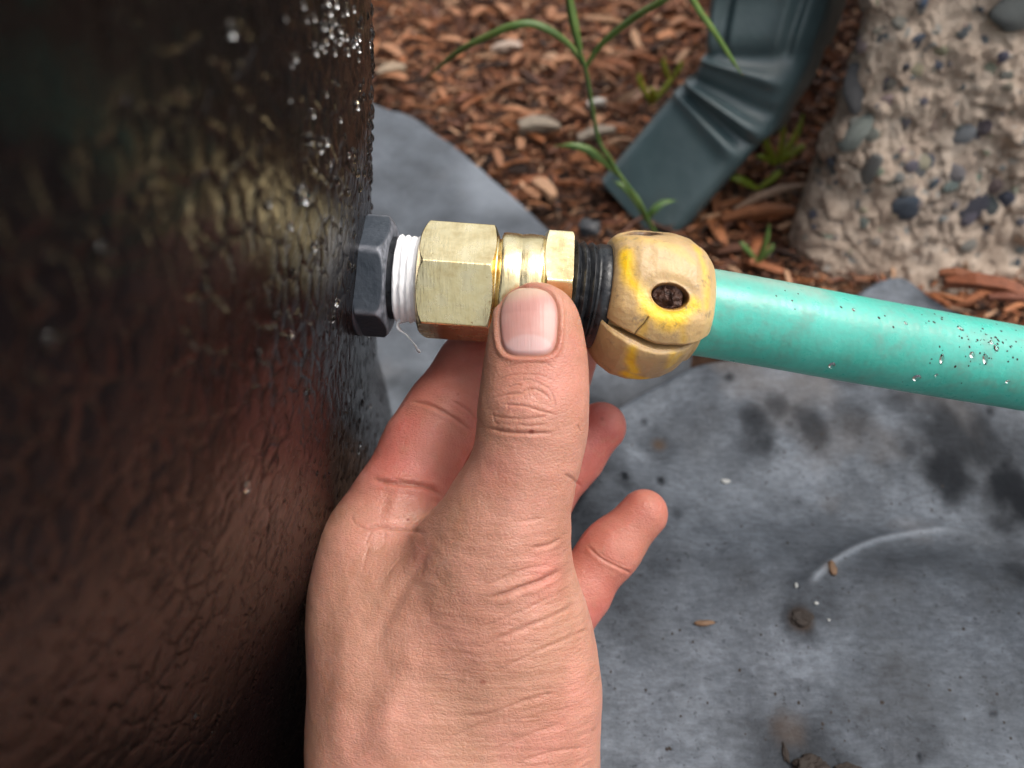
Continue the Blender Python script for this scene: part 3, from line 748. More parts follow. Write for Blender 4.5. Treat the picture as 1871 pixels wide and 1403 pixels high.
SLOT = D2R(29)
def shell(name, t0, t1, bulge, label=None, lower=False):
    na, nt_ = 190, 330
    xs = np.linspace(0, 1, na)
    if lower: px_ = np.interp(xs, [0, .04, .96, 1], [1086, 1088, 1293, 1294]); kx = [1086, 1088, 1095, 1110, 1135, 1165, 1200, 1230, 1258, 1280, 1292, 1294]; kr = [80, 98, 108, 121, 134, 139, 137, 129, 113, 88, 62, 58]
    else: px_ = np.interp(xs, [0, .04, .96, 1], [1096, 1098, 1302, 1303]); kx = [1096, 1098, 1103, 1115, 1140, 1170, 1210, 1245, 1272, 1292, 1301, 1303]; kr = [90, 103, 112, 122, 132, 136, 136, 130, 118, 98, 80, 60]
    px_ = 1096 + (px_ - 1096) * .90; kx = [1096 + (k_ - 1096) * .90 for k_ in kx]
    A = b(px_); prof_r = np.interp(px_, kx, kr)
    kern = np.ones(9) / 9; pr = np.convolve(np.pad(prof_r, 4, 'edge'), kern, 'valid'); prof_r = .35 * prof_r + .65 * pr
    T = np.linspace(t0, t1, nt_); AA, TT = np.meshgrid(A, T, indexing='ij')
    RR = np.repeat(prof_r[:, None], nt_, 1) * PX
    edge_f = sstep(1.0, .75, np.abs(np.linspace(-1, 1, na)))[:, None]
    if lower:
        fac = hex_r(TT, 1.0, D2R(80), 26, 8); fac = fac / fac.max(); RR = RR * (1 + .55 * (fac - .965) * edge_f)
    else:
        fac = hex_r(TT, 1.0, D2R(8), 30, 6); fac = fac / fac.max(); RR = RR * (1 + .28 * (fac - .95) * edge_f)
    # axial flats: shallow dish around the screw
    u = (AA - b(1175)) / (75 * PX)
    RR = RR - (.0007 * np.exp(-(u ** 2) - ((TT + D2R(18)) / D2R(26)) ** 2) if not lower else 0)
    mask_hole = np.zeros_like(RR)
    if not lower:
        for hx, ht, rx_, ry_, dep in ((1189, D2R(-9), 31 * PX, 23 * PX, .0060), (1152, D2R(-80), 28 * PX, 24 * PX, .0050)):
            q_ = np.sqrt(((AA - b(hx)) / rx_) ** 2 + ((TT - ht) * 135 * PX / ry_) ** 2 + .0)
            RR = RR - dep * sstep(1.08, .84, q_); mask_hole = np.maximum(mask_hole, sstep(1.25, .95, q_))
            RR = RR - .0006 * np.exp(-((q_ - 1.2) / .5) ** 2)
    # ragged lips at the slot, folded inwards
    e0 = np.minimum(TT - t0, t1 - TT) * 135 * PX
    lip = sstep(.0011, .0, e0); RR = RR - .0007 * lip ** 2
    P_ = np.stack([AA.ravel() * 1, TT.ravel() * .0178, 0 * TT.ravel()], 1)
    RR = RR + (.00022 * fbm(P_ * 260, 4, 3)).reshape(RR.shape)
    # slot edge wanders like the moulded seam
    dTh = D2R(7.0) * np.interp(AA, [b(1090), b(1180), b(1240), b(1295)], [-1.2, .35, .25, -.75]) * np.exp(-e0 / .006)
    T2 = TT + dTh * (np.abs(TT - SLOT) < D2R(60))
    verts = ax2.P(AA.ravel(), RR.ravel(), T2.ravel()).reshape(na, nt_, 3)
    # inward folds along both slot edges
    inn0 = ax2.P(AA[:, 0], np.minimum(RR[:, 0], 96 * PX), T2[:, 0] + (D2R(3) if lower else D2R(1))); inn1 = ax2.P(AA[:, -1], np.minimum(RR[:, -1], 96 * PX), T2[:, -1])
    full = np.concatenate([inn0[:, None], verts, inn1[:, None]], 1)
    o = mesh_np(name, full.reshape(-1, 3), grid_faces(na, nt_ + 2), M['yel'], conn)
    pad = lambda m: np.concatenate([m[:, :1], m, m[:, -1:]], 1).ravel()
    return o, full.reshape(-1, 3), pad(mask_hole), pad(e0)
up, upv, uph, upe = shell('upper_shell', SLOT - math.pi + D2R(3), SLOT - D2R(1.6), 0)
lo, lov, loh, loe = shell('lower_shell', SLOT + D2R(2.2), SLOT + math.pi - D2R(3), 0, lower=True)
bv = bvh_of([up, lo])
def pts_on(bvh, pxs, n=40):
    out = []
    for x, y in smooth_path(pxs, n):
        h, _ = hit(bvh, x, y)
        if h is not None: out.append(tuple(h))
    return np.array(out)
def strokes(co, specs, bvh, seed=0):
    m = np.zeros(len(co)); nz = fbm(co * 260, 3, seed)
    for pl, wpx, amp in specs:
        p_ = pts_on(bvh, pl, 14); d, t = dist_poly(co, p_)
        m = np.maximum(m, amp * sstep(1.9, .0, d / (wpx * PX) + .8 * nz))
    return m
yspec = [([(1140, 465), (1147, 500), (1165, 530), (1185, 557), (1215, 572), (1245, 570), (1268, 556)], 12, 1.0), ([(1185, 560), (1205, 578), (1240, 580)], 17, 1.0), ([(1275, 455), (1288, 500), (1292, 560)], 9, .5),
         ([(1180, 590), (1172, 610), (1165, 625)], 8, .45), ([(1245, 590), (1250, 620)], 8, .4), ([(1120, 440), (1160, 436), (1230, 452), (1268, 480)], 9, .2)]
lspec = [([(1155, 640), (1153, 660), (1160, 680)], 9, .9), ([(1145, 684), (1175, 693), (1205, 692), (1235, 680)], 11, 1.0), ([(1230, 648), (1222, 670), (1240, 650)], 7, .45)]
y_u = strokes(upv, yspec, bv, 1); y_l = strokes(lov, lspec, bv, 2)
crack = pts_on(bv, [(1184, 580), (1176, 592), (1163, 606), (1157, 618), (1152, 626)], 20)
dcr, tcr = dist_poly(upv, crack)
attr(up, 'yel', y_u); attr(lo, 'yel', y_l)
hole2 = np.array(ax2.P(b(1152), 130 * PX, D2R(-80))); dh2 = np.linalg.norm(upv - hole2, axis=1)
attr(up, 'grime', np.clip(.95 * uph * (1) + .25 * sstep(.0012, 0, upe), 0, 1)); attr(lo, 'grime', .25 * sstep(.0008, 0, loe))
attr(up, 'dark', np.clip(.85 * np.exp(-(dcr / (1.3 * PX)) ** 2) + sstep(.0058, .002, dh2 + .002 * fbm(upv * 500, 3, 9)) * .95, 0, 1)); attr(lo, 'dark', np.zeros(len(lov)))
# carve the crack
nrm = (upv - ax2.o); nrm -= np.outer(nrm @ ax2.e1, ax2.e1); nrm /= np.linalg.norm(nrm, axis=1)[:, None]
co2 = upv - nrm * (.00035 * np.exp(-(dcr / (1.6 * PX)) ** 2))[:, None] - np.array(conn.location)
up.data.vertices.foreach_set('co', co2.astype(np.float32).ravel()); up.data.update()
# end ring closing the hose side and inner core seen through the slot
lathe('inner_sleeve', ax2, [(b(1100), 60 * PX), (b(1100), 94 * PX), (b(1262), 94 * PX), (b(1268), 84 * PX)], m_simple('shaded_amber_plastic', (.50, .27, .05), .4) if False else M['yel'], conn)
# screws
for hx, ht, rad in ((1189, D2R(-9), 24 * PX), (1152, D2R(-80), 21 * PX)):
    c = ax2.P(b(hx), 108 * PX, ht); n_ = ax2.P(b(hx), 1.0, ht) - ax2.P(b(hx), 0., ht); n_ = n_ / np.linalg.norm(n_); t1 = ax2.e1; t2 = np.cross(n_, t1)
    rs = np.linspace(0.02, 1, 16); ts = np.linspace(0, 2 * math.pi, 48, endpoint=False); V_ = []
    for r_ in rs:
        for t_2 in ts:
            x_, y_ = r_ * math.cos(t_2), r_ * math.sin(t_2)
            hgt = .0012 * math.sqrt(max(0, 1 - r_ * r_)) - (.0006 if abs(x_ + .3 * y_) < .14 and r_ < .7 else 0)
            V_.append(c + t1 * x_ * rad * 1.15 + t2 * y_ * rad + n_ * hgt)
    V_ = np.array(V_); V_ += n_ * (.0009 * vnoise(V_ * 900, 2))[:, None]
    mesh_np('screw', V_, grid_faces(16, 48, wrap_v=True), M['rust'], conn)

# ------------------------------------------------------------------ garden hose
hp = [tuple(at(1262, 568, .1822)), tuple(at(1300, 573, .1826)), tuple(at(1420, 594, .184)), tuple(at(1560, 620, .1865)), tuple(at(1720, 648, .1895)), tuple(at(1871, 674, .193)), tuple(at(2020, 704, .198))]
hp += [(.20, .095, .105), (.27, .085, .085), (.36, .07, .068), (.50, .02, .061), (.65, -.12, .03), (.75, -.4, .012), (.7, -.9, .010)]
hpath = smooth_path(hp, 620)
def tube(name, path, rad, nt_, mat, parent=None, origin=None, upv=(0, 0, 1)):
    P_ = np.array(path); n = len(P_); t = np.gradient(P_, axis=0); t /= np.linalg.norm(t, axis=1)[:, None]
    u = np.cross(t, np.array(upv)); u /= np.linalg.norm(u, axis=1)[:, None]; w_ = np.cross(u, t)
    th = np.linspace(0, 2 * math.pi, nt_, endpoint=False); rad = np.broadcast_to(rad, (n,))
    v = P_[:, None] + rad[:, None, None] * (np.cos(th)[None, :, None] * u[:, None] + np.sin(th)[None, :, None] * w_[:, None])
    o = mesh_np(name, v.reshape(-1, 3), grid_faces(n, nt_, wrap_v=True), mat, parent, origin=origin); return o, v.reshape(-1, 3)
hose, hv = tube('garden_hose', hpath, 81.5 * PX, 72, M['hose'], origin=hp[0])
tag(hose, 'teal green garden hose running from the yellow coupling to the right edge', 'garden hose')
hb = bvh_of([hose]); sp = np.zeros(len(hv)); pk = np.zeros(len(hv))
hclusters = [(1790, 615, 60, 24, 34), (1700, 590, 30, 20, 8), (1840, 640, 30, 30, 16), (1790, 660, 70, 12, 8), (1430, 545, 60, 25, 5), (1600, 580, 50, 30, 5), (1500, 700, 200, 4, 6)]
# denser vertices would be needed for specks: they are thin grime flecks standing on the hose
fl = []; rh = random.Random(4)
for cx_, cy_, sx, sy, n_ in hclusters:
    for k in range(n_):
        h, nn = hit(hb, rh.gauss(cx_, sx * .6), rh.gauss(cy_, sy * .6))
        if h is not None: fl.append((h, nn, rh.uniform(.00010, .00030), .00004, rh.uniform(.7, 1.5)))
gf = drops('grime_flecks', fl, M['clump'], None); tag(gf, 'dark grime flecks dotted on the teal hose', 'grime flecks', kind='stuff')
attr(hose, 'speck', sp)
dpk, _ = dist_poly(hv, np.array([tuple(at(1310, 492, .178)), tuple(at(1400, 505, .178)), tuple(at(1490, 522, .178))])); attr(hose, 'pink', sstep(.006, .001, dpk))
wd_ = []
for (x, y, r, el) in [(1721, 656, .0006, 2.2), (1800, 656, .0007, 2.0), (1776, 648, .0007, 1.1), (1812, 625, .0006, 1), (1820, 636, .0007, 1.3), (1560, 566, .0005, 1), (1655, 590, .0004, 1.4), (1711, 685, .0004, 1), (1841, 697, .0006, .7), (1520, 667, .0008, 1.2), (1675, 690, .0010, 1), (1755, 600, .0006, 1.6)]:
    h, nn = hit(hb, x, y); wd_.append((h, nn, r, r * .6, el))
lab = {0: 'larger water drop on the wet hose near its highlight', 1: 'long water drop hanging on the hose near the right edge'}
for k, it in enumerate(wd_):
    o = drops('water_drop', [it], M['water']);
    tag(o, lab.get(k, 'small clear water drop sitting on the teal hose'), 'water drop', 'water drops on the hose')

# ------------------------------------------------------------------ downspout
def downspout():
    root = empty('downspout', (.126, .385, 0)); tag(root, 'dark green metal downspout with a crimped elbow kicking left onto the mulch', 'downspout')
    # stations: left and right edge of the broad face, depth
    ST = [(1286, 0, 1510, -8, .360), (1275, 88, 1474, 88, .371), (1273, 108, 1450, 157, .378), (1260, 134, 1425, 207, .384), (1248, 150, 1400, 254, .389), (1238, 158, 1378, 275, .393),
          (1228, 166, 1356, 300, .397), (1180, 222, 1300, 362, .405), (1093, 325, 1215, 462, .420)]
    L = [np.array(at(x0, y0, d)) for x0, y0, x1, y1, d in ST]; R_ = [np.array(at(x1, y1, d - .004)) for x0, y0, x1, y1, d in ST]
    up_ = np.array([0, 0, 1.0])
    UPS = (1.3, .6, .28, .13, .06, .025); L = [L[0] + up_ * k_ for k_ in UPS] + L; R_ = [R_[0] + up_ * k_ for k_ in UPS] + R_
    n = 600; Ls = smooth_path(L, n); Rs = smooth_path(R_, n); u = np.linspace(0, len(L) - 1, n)
    mid = (Ls + Rs) / 2; t = np.gradient(mid, axis=0); t /= np.linalg.norm(t, axis=1)[:, None]
    bk = np.tile(np.array([.60, .80, 0.0]), (n, 1)); bk -= t * (bk * t).sum(1)[:, None]; bk /= np.linalg.norm(bk, axis=1)[:, None]
    TH2 = .048; cen = mid + bk * TH2 / 2; Wd = Rs - Ls
    m = 220; ph = np.linspace(0, 2 * math.pi, m, endpoint=False); c, s_ = np.cos(ph), np.sin(ph); e = .34
    sx = np.sign(c) * np.abs(c) ** e; sy = np.sign(s_) * np.abs(s_) ** e
    X = np.tile(sx * .5, (n, 1)); Y = np.tile(sy * TH2 / 2, (n, 1))
    flute = sstep(7.6, 6.9, u) ; Y = Y + flute[:, None] * (np.sign(sy) * (np.abs(sy) > .8) * .0016 * np.cos(sx * math.pi * 5) * sstep(1, .85, np.abs(sx)))[None]
    cr = np.zeros((n, m)); side = .5 + .5 * sx[None, :]
    for c_ in (8.02, 10.0, 12.0):
        d = (u - c_)[:, None]; sharp = .20 + .16 * side
        cr += np.exp(-(d / sharp) ** 2) * (.6 + .4 * side) * sstep(1.02, .7, side) - .75 * np.exp(-((d + .75) / .42) ** 2)
    Y = Y + np.sign(Y) * cr * .0046 * (np.abs(sy) > .25)
    v = cen[:, None] + X[:, :, None] * Wd[:, None] - Y[:, :, None] * bk[:, None]
    def part(name, a0, a1):
        mesh_np(name, v[a0:a1].reshape(-1, 3), grid_faces(a1 - a0, m, wrap_v=True), M['spout'], root)
    ie = int(np.searchsorted(u, 7.3)); io = int(np.searchsorted(u, 12.6))
    part('pipe', 0, ie + 1); part('elbow', ie, io + 1); part('outlet', io, n)
    inner = v[-1] - (v[-1] - v[-1].mean(0)) * .05; deep = v[-60] - (v[-60] - v[-60].mean(0)) * .05
    mesh_np('mouth_lip', np.stack([v[-1], inner, deep]).reshape(-1, 3), grid_faces(3, m, wrap_v=True), M['spout'], root)
downspout()

# ------------------------------------------------------------------ concrete footing with exposed pebbles
def footing():
    root = empty('concrete_footing', (.30, .40, 0)); tag(root, 'rough weathered concrete footing with exposed pebbles in the upper right corner', 'concrete footing')
    # plan outline from the left-rear corner round the front to the right, swept upwards with batter
    plan = smooth_path([(.40, .74), (.29, .55), (.200, .385), (.166, .325), (.170, .304), (.21, .300), (.29, .304), (.38, .312), (.46, .322)], 620)
    zz = np.linspace(-.02, .26, 260)
    P_, Z = np.meshgrid(np.arange(620), zz, indexing='ij'); P_ = P_.ravel(); Z = Z.ravel()
    t = np.gradient(plan, axis=0); nn = np.stack([t[:, 1], -t[:, 0]], 1); nn /= np.linalg.norm(nn, axis=1)[:, None]
    base = plan[P_]; n2 = nn[P_]
    q = np.stack([base[:, 0], base[:, 1], Z], 1)
    bat = -.015 * np.maximum(Z, 0) + .010 * sstep(.05, -.01, Z)
    q3 = q + .004 * np.stack([fbm(q * 70, 2, 61), fbm(q * 70, 2, 62), fbm(q * 70, 2, 63)], 1)
    rgh = .0075 * fbm(q3 * 24, 3, 1) + .0095 * np.abs(fbm(q3 * 85, 4, 2)) * (.15 + .85 * sstep(-.1, .35, fbm(q * 16, 2, 5))) + .0016 * fbm(q3 * 240, 3, 4)
    wf1, wf2, wid = worley2((base[:, 0] + .3 * Z) / .014 + .35 * vnoise(q * 130, 5), Z / .011 + .35 * vnoise(q * 130, 6), 9)
    rgh = rgh + .0042 * (wid - .5) * sstep(.02, .22, wf2 - wf1)
    v = q.copy(); v[:, :2] += n2 * (bat + rgh)[:, None]; v[:, 1] += .28 * np.maximum(Z, 0); v[:, 0] -= .05 * np.maximum(Z, 0)
    o = mesh_np('mass', v, grid_faces(620, 260), M['conc'], root)
    # top
    tp_ = v.reshape(620, 260, 3)[:, -1]; far = tp_ + np.array([.25, .5, 0]) ; ring = np.stack([tp_, far], 1)
    mesh_np('top', ring.reshape(-1, 3), grid_faces(620, 2), M['conc'], root)
    bv = bvh_of([o]); rp = random.Random(6)
    protos = []
    for k in range(6):
        bm = bmesh.new(); bmesh.ops.create_icosphere(bm, subdivisions=3, radius=1)
        c = np.array([v_.co for v_ in bm.verts]); d = 1 + .28 * fbm(c * 1.1, 3, 50 + k) ; 
        for v_, s_ in zip(bm.verts, d): v_.co = v_.co * s_
        for f_ in bm.faces: f_.smooth = True
        me = bpy.data.meshes.new('pebble'); bm.to_mesh(me); bm.free(); me.materials.append(M['pebble']); protos.append(me)
    big = [(1562, 160, 34, 84, (.13, .12, .13)), (1657, 380, 48, 44, (.055, .065, .095)), (1775, 374, 68, 44, (.05, .055, .075)), (1808, 372, 40, 44, (.05, .06, .085)), (1838, 366, 30, 26, (.045, .055, .08)), (1558, 246, 48, 70, (.27, .28, .25)),
           (1858, 20, 80, 60, (.14, .13, .15)), (1742, 315, 38, 28, (.20, .21, .21)), (1758, 242, 46, 34, (.27, .28, .26)), (1680, 70, 28, 14, (.09, .10, .14)), (1620, 155, 16, 26, (.09, .09, .14)), (1684, 5, 24, 18, (.07, .09, .15)),
           (1832, 105, 20, 20, (.09, .11, .17)), (1808, 120, 26, 30, (.30, .30, .27)), (1706, 340, 18, 26, (.08, .10, .15)), (1740, 340, 34, 18, (.15, .17, .16)), (1578, 405, 18, 24, (.16, .17, .19)), (1525, 75, 30, 60, (.26, .33, .33)),
           (1645, 40, 24, 24, (.28, .25, .2)), (1573, 80, 28, 24, (.40, .34, .28)), (1795, 230, 30, 24, (.06, .05, .06)), (1770, 395, 30, 34, (.09, .10, .13)), (1800, 415, 18, 20, (.06, .07, .11)), (1525, 310, 20, 22, (.12, .14, .18)),
           (1660, 355, 26, 24, (.22, .21, .19)), (1812, 340, 34, 26, (.16, .15, .14)), (1488, 215, 20, 26, (.16, .18, .2)), (1455, 320, 16, 40, (.14, .13, .17)), (1718, 95, 26, 20, (.33, .31, .27)), (1840, 440, 20, 16, (.08, .09, .1)),
           (1590, 310, 30, 60, (.20, .20, .19)), (1625, 185, 30, 22, (.36, .31, .26)), (1860, 480, 20, 14, (.07, .08, .1)), (1555, 20, 20, 26, (.33, .33, .3)), (1670, 130, 34, 26, (.30, .27, .22)), (1760, 60, 22, 22, (.10, .11, .15))]
    lst = list(big)
    for k in range(120):
        s_ = 6 + 20 * rp.random() ** 2.4; g_ = rp.choice([(.08, .09, .12), (.17, .17, .165), (.30, .27, .23), (.38, .33, .27), (.12, .12, .13), (.24, .23, .20)])
        lst.append((rp.uniform(1450, 1870), rp.uniform(2, 470), s_ * rp.uniform(.9, 1.5), s_, g_))
    for k, (x, y, wpx, hpx, col) in enumerate(lst):
        h, n_ = hit(bv, x, y)
        if h is None: continue
        if (CAM - h).normalized().dot(n_) < .3: continue
        dep = (h - CAM).dot(FX); sx = wpx / 2 * dep / F_PX; sy = hpx / 2 * dep / F_PX
        o2 = bpy.data.objects.new('pebble', protos[k % 6]); COL.objects.link(o2); o2.parent = root
        if n_.dot(CAM - h) < 0: n_ = -n_
        up_ = (Vector((0, 0, 1)) - n_ * n_.z).normalized(); rt = up_.cross(n_)
        B = Matrix((rt, up_, n_)).transposed().to_4x4(); B = B @ Matrix.Rotation(rp.uniform(-.4, .4), 4, 'Z') @ Matrix.Diagonal((sx, sy * 1.15, min(sx, sy) * .55, 1))
        o2.matrix_local = Matrix.Translation(h - Vector(root.location) - n_ * min(sx, sy) * .22) @ B
        o2.color = (*[c_ * rp.uniform(.85, 1.15) for c_ in col], 1)
    return root
footing()
# red bark piece between the footing and the big flagstone
rbk = random.Random(2)
for (x, y, L, az, col, lab_) in [(1800, 528, .032, -.30, (.17, .050, .020), 'curled red-brown bark strip wedged against the concrete footing above the flagstone'),
                                (1848, 548, .020, -.12, (.14, .040, .018), 'small dark red bark flake at the right edge just above the flagstone'),
                                (1757, 506, .018, -.35, (.18, .06, .025), 'thin red bark sliver at the footing base left of the curled strip')]:
    o = loose_chip(x, y, L, .26, .10, az, col, lab_, z=.053, bend=.12, seed=5, cat='bark piece', name='bark_piece')

# ------------------------------------------------------------------ weeds
def blade(parent, pts, wmax, mat, n=36, thick=.00025, base=.25, name='blade', tw=0.0, wdir=None):
    P_ = smooth_path([tuple(at(*q_)) for q_ in pts], n)
    s = np.linspace(0, 1, n); wd = .8 * wmax * (base + (1 - base) * np.sin(np.pi * np.clip(s * .9 + .1, 0, 1)) ** .7) * np.clip((1 - s) * 6, .05, 1)
    return ribbon(name, P_, wd, M[mat], parent, thick, wdir=wdir or tuple(FX), cup=-.10, twist=tw * s)
weed = empty('grass_plant', tuple(at(1196, 425, .40)))
tag(weed, 'tall green grass weed with long arching blades in front of the downspout', 'grass plant')
stem_pts = [(1205, 440, .40), (1184, 402, .385), (1169, 371, .372), (1129, 316, .355), (1115, 291, .347), (1093, 254, .335), (1078, 171, .315), (1069, 124, .303), (1058, 91, .297), (1046, 40, .288), (1036, -20, .28), (1028, -90, .268)]
sp_ = smooth_path([tuple(at(*q_)) for q_ in stem_pts], 90)
tube('stem', sp_, np.linspace(.0011, .0007, 90), 10, M['leaf'], weed)
blade(weed, [(1066, 118, .302), (1045, 87, .298), (1016, 62, .292), (976, 44, .288), (936, 47, .288), (893, 65, .293), (842, 91, .303), (805, 120, .315), (773, 147, .33)], .0036, 'leaf', tw=.5)
blade(weed, [(1069, 124, .303), (1096, 84, .296), (1133, 51, .288), (1169, 25, .28), (1205, 4, .272), (1260, -30, .265), (1300, -50, .26)], .0034, 'leaf', tw=-.4)
blade(weed, [(1128, 318, .356), (1108, 298, .348), (1089, 284, .343), (1070, 272, .340), (1045, 266, .338), (1010, 267, .340)], .0048, 'leaf', tw=.4)
blade(weed, [(1182, 400, .385), (1194, 384, .381), (1212, 370, .380), (1236, 366, .382)], .0050, 'leaf', tw=.8)
blade(weed, [(1184, 405, .386), (1165, 370, .378), (1145, 345, .374), (1120, 330, .374)], .0050, 'leaf')
blade(weed, [(1060, 92, .297), (1050, 50, .290), (1042, 10, .285), (1030, -60, .275)], .0046, 'leaf', tw=.2)
w2 = empty('grass_weed', tuple(at(1255, -20, .27))); tag(w2, 'single green grass blade arching down over the downspout at the top', 'grass blade')
blade(w2, [(1235, -70, .262), (1255, -25, .268), (1275, 15, .276), (1305, 58, .285), (1335, 105, .296), (1358, 140, .306)], .0034, 'leaf')
def small_weed(px, py, blades, mat, label, z=.012, cat='weed'):
    base = onz(px, py, z); r = empty('small_weed', tuple(base)); tag(r, label, cat)
    for (dx, dy, dz, bend, wd) in blades:
        p0 = np.array(base); p1 = p0 + np.array([dx, dy, dz]); mid = (p0 + p1) / 2 + np.array([bend, 0, abs(bend)])
        P_ = smooth_path([p0, mid, p1], 14); s = np.linspace(0, 1, 14)
        ribbon('blade', P_, wd * np.sin(np.pi * (.15 + .84 * s)), M[mat], r, .0003, wdir=tuple(FX), cup=-.1)
    return r
small_weed(1190, 190, [(-.010, .004, .020, -.004, .004), (.012, .006, .016, .003, .0035), (-.004, .0, .012, .002, .004)], 'leafy', 'yellow-green weed sprout in the mulch left of the downspout elbow')
small_weed(1225, 150, [(-.006, .004, .016, -.003, .0035), (.006, .004, .014, .002, .0035)], 'leafy', 'tiny yellow-green sprout touching the left side of the downspout')
small_weed(1420, 300, [(-.012, .006, .020, -.005, .0045), (.010, .010, .028, .003, .004), (.014, .002, .012, .004, .0045), (-.004, .010, .030, .002, .0035), (-.016, -.004, .008, -.002, .004), (.004, -.006, .010, .003, .004)], 'leafy', 'yellow-green weed clump between downspout and concrete footing')
small_weed(1385, 345, [(-.018, .002, .006, -.003, .0045), (.012, .004, .010, .003, .004)], 'leafy', 'low yellow-green weed under the right edge of the downspout')
small_weed(1385, 478, [(.001, .004, .022, .001, .003), (-.012, .002, .012, -.003, .003), (.006, .003, .010, .002, .0028)], 'leaf', 'small green sprout just above the hose beside the concrete footing')
# dark pebble on the mulch under the yellow coupling
def nugget(px, py, r, z, mat, label, cat, name, seed, sc=(1, 1, .6), col=None):
    bm = bmesh.new(); bmesh.ops.create_icosphere(bm, subdivisions=3 if mat != 'clump' else 5, radius=r)
    c = np.array([v_.co for v_ in bm.verts]); d = 1 + (.55 * fbm(c / r * 1.6, 3, seed) if mat != 'clump' else .75 * fbm(c / r * 1.9, 5, seed))
    for v_, s_ in zip(bm.verts, d): v_.co = Vector((v_.co.x * sc[0], v_.co.y * sc[1], v_.co.z * sc[2])) * s_
    for f_ in bm.faces: f_.smooth = True
    me = bpy.data.meshes.new(name); bm.to_mesh(me); bm.free(); me.materials.append(M[mat]); o = bpy.data.objects.new(name, me); COL.objects.link(o)
    o.location = onz(px, py, z); tag(o, label, cat)
    if col: o.color = (*col, 1)
    return o
nugget(1077, 415, .006, .016, 'pebble', 'round dark pebble in the mulch just above the black threads', 'pebble', 'pebble', 3, col=(.05, .05, .055))
s2b = bvh_of([slab2])
rk = random.Random(15); fk = []
for k in range(190):
    r = s2b.ray_cast(CAM, (at(rk.uniform(1110, 1871), rk.uniform(690, 1403) ** 1.0, 1) - CAM).normalized())
    if r[0] is not None and r[0].z > .035: fk.append((r[0], r[1], .00012 + .00038 * rk.random() ** 2.2, .00012, rk.uniform(.7, 1.5)))
tag(drops('dirt_flecks', fk, M['clump']), 'tiny black dirt flecks scattered over the big flagstone', 'dirt flecks', kind='stuff')
def on_slab(o, sink=.0003):
    r = s2b.ray_cast(Vector((o.location.x, o.location.y, .3)), Vector((0, 0, -1)))
    if r[0] is not None: o.location.z = r[0].z + sink
for (x, y, r, mat, lab_, cat, nm, sc) in [
    (1332, 865, .0011, 'white', 'white grit speck on the flagstone right of the little finger', 'grit', 'grit', (1.5, .8, .5)),
    (1448, 1080, .0007, 'white', 'cream coloured grit speck just left of the flagstone ridge', 'grit', 'grit', (.7, 1.2, .5)),
    (1484, 1112, .00055, 'white', 'tiny white grit speck above the brown soil crumb', 'grit', 'grit', (1.2, .8, .5)),
    (1507, 1142, .0004, 'white', 'smallest white grit speck, right of the brown soil crumb', 'grit', 'grit', (1, 1, .5)),
    (1457, 1139, .0025, 'clump', 'dark brown soil crumb in the wet patch on the flagstone', 'soil crumb', 'soil_crumb', (1.3, .9, .35)),
    (1513, 1048, .0016, 'brown', 'light brown bark fragment at the lower end of the pale ridge', 'bark fragment', 'bark_fragment', (.8, 1.6, .35)),
    (1284, 1142, .0018, 'brown', 'small dark red-brown splinter lying flat on the flagstone near the wrist', 'splinter', 'splinter', (1.7, .45, .35)),
    (1494, 1398, .0042, 'clump', 'clump of dark soil and roots at the bottom edge of the picture', 'soil clump', 'soil_clump', (1.3, .8, .5)),
    (1560, 1398, .0022, 'clump', 'thin dark root crumb right of the bottom soil clump', 'soil crumb', 'soil_crumb', (1.8, .6, .4)),
    (1445, 1368, .0011, 'clump', 'dark twig-like crumb leading down-right to the bottom soil clump', 'soil crumb', 'soil_crumb', (.7, 2.4, .4))]:
    o = nugget(x, y, r, S2Z, mat, lab_, cat, nm, int(x), sc); on_slab(o)

# ------------------------------------------------------------------ the hand: an implicit surface blended from the bones outwards, then meshed
def C3(px, py, d, r): return (*camc(px, py, d), r * d / F_PX)
def smin(a, b, k):
    h = np.clip(.5 + .5 * (b - a) / k, 0, 1); return b + (a - b) * h - k * h * (1 - h)
def chain(P, pts, k=.0015, flat=1.0):
    """union of tapering capsules through pts (x, y, z, r); flat < 1 thins the section along the depth"""
    res = None
    for (x0, y0, z0, r0), (x1, y1, z1, r1) in zip(pts[:-1], pts[1:]):
        a = np.array([x0, y0, z0]); ab = np.array([x1, y1, z1]) - a
        t = np.clip(((P - a) @ ab) / (ab @ ab), 0, 1)
        q_ = P - a - t[:, None] * ab
        if flat != 1.0: q_ = q_ * np.array([1, 1, 1 / flat])
        d = np.sqrt((q_ * q_).sum(1)) - (r0 + (r1 - r0) * t)
        res = d if res is None else smin(res, d, k)
    return res
thumb = [C3(*q_) for q_ in [(980, 592, .1615, 76), (979, 630, .1605, 81), (978, 690, .1592, 88), (975, 745, .1583, 91), (973, 790, .1583, 89.5), (960, 850, .1590, 90), (938, 920, .1600, 97), (922, 980, .1610, 104), (914, 1040, .1620, 110)]]
thumbm = [C3(*q_) for q_ in [(914, 1040, .1620, 110), (919, 1110, .1640, 130), (932, 1200, .1665, 141), (937, 1290, .1685, 144), (932, 1400, .1700, 144), (905, 1500, .169, 145)]]
index = [C3(*q_) for q_ in [(722, 945, .1850, 86), (744, 895, .1860, 77), (776, 815, .1890, 70), (816, 750, .1915, 67), (860, 678, .1955, 60), (905, 600, .2005, 55), (940, 545, .2035, 48)]]
middle = [C3(*q_) for q_ in [(830, 960, .196, 78), (890, 860, .203, 68), (960, 765, .207, 59), (1020, 695, .207, 50), (1049, 656, .206, 41)]]
ring = [C3(*q_) for q_ in [(900, 1010, .199, 76), (980, 910, .205, 60), (1040, 838, .206, 52), (1098, 780, .205, 46)]]
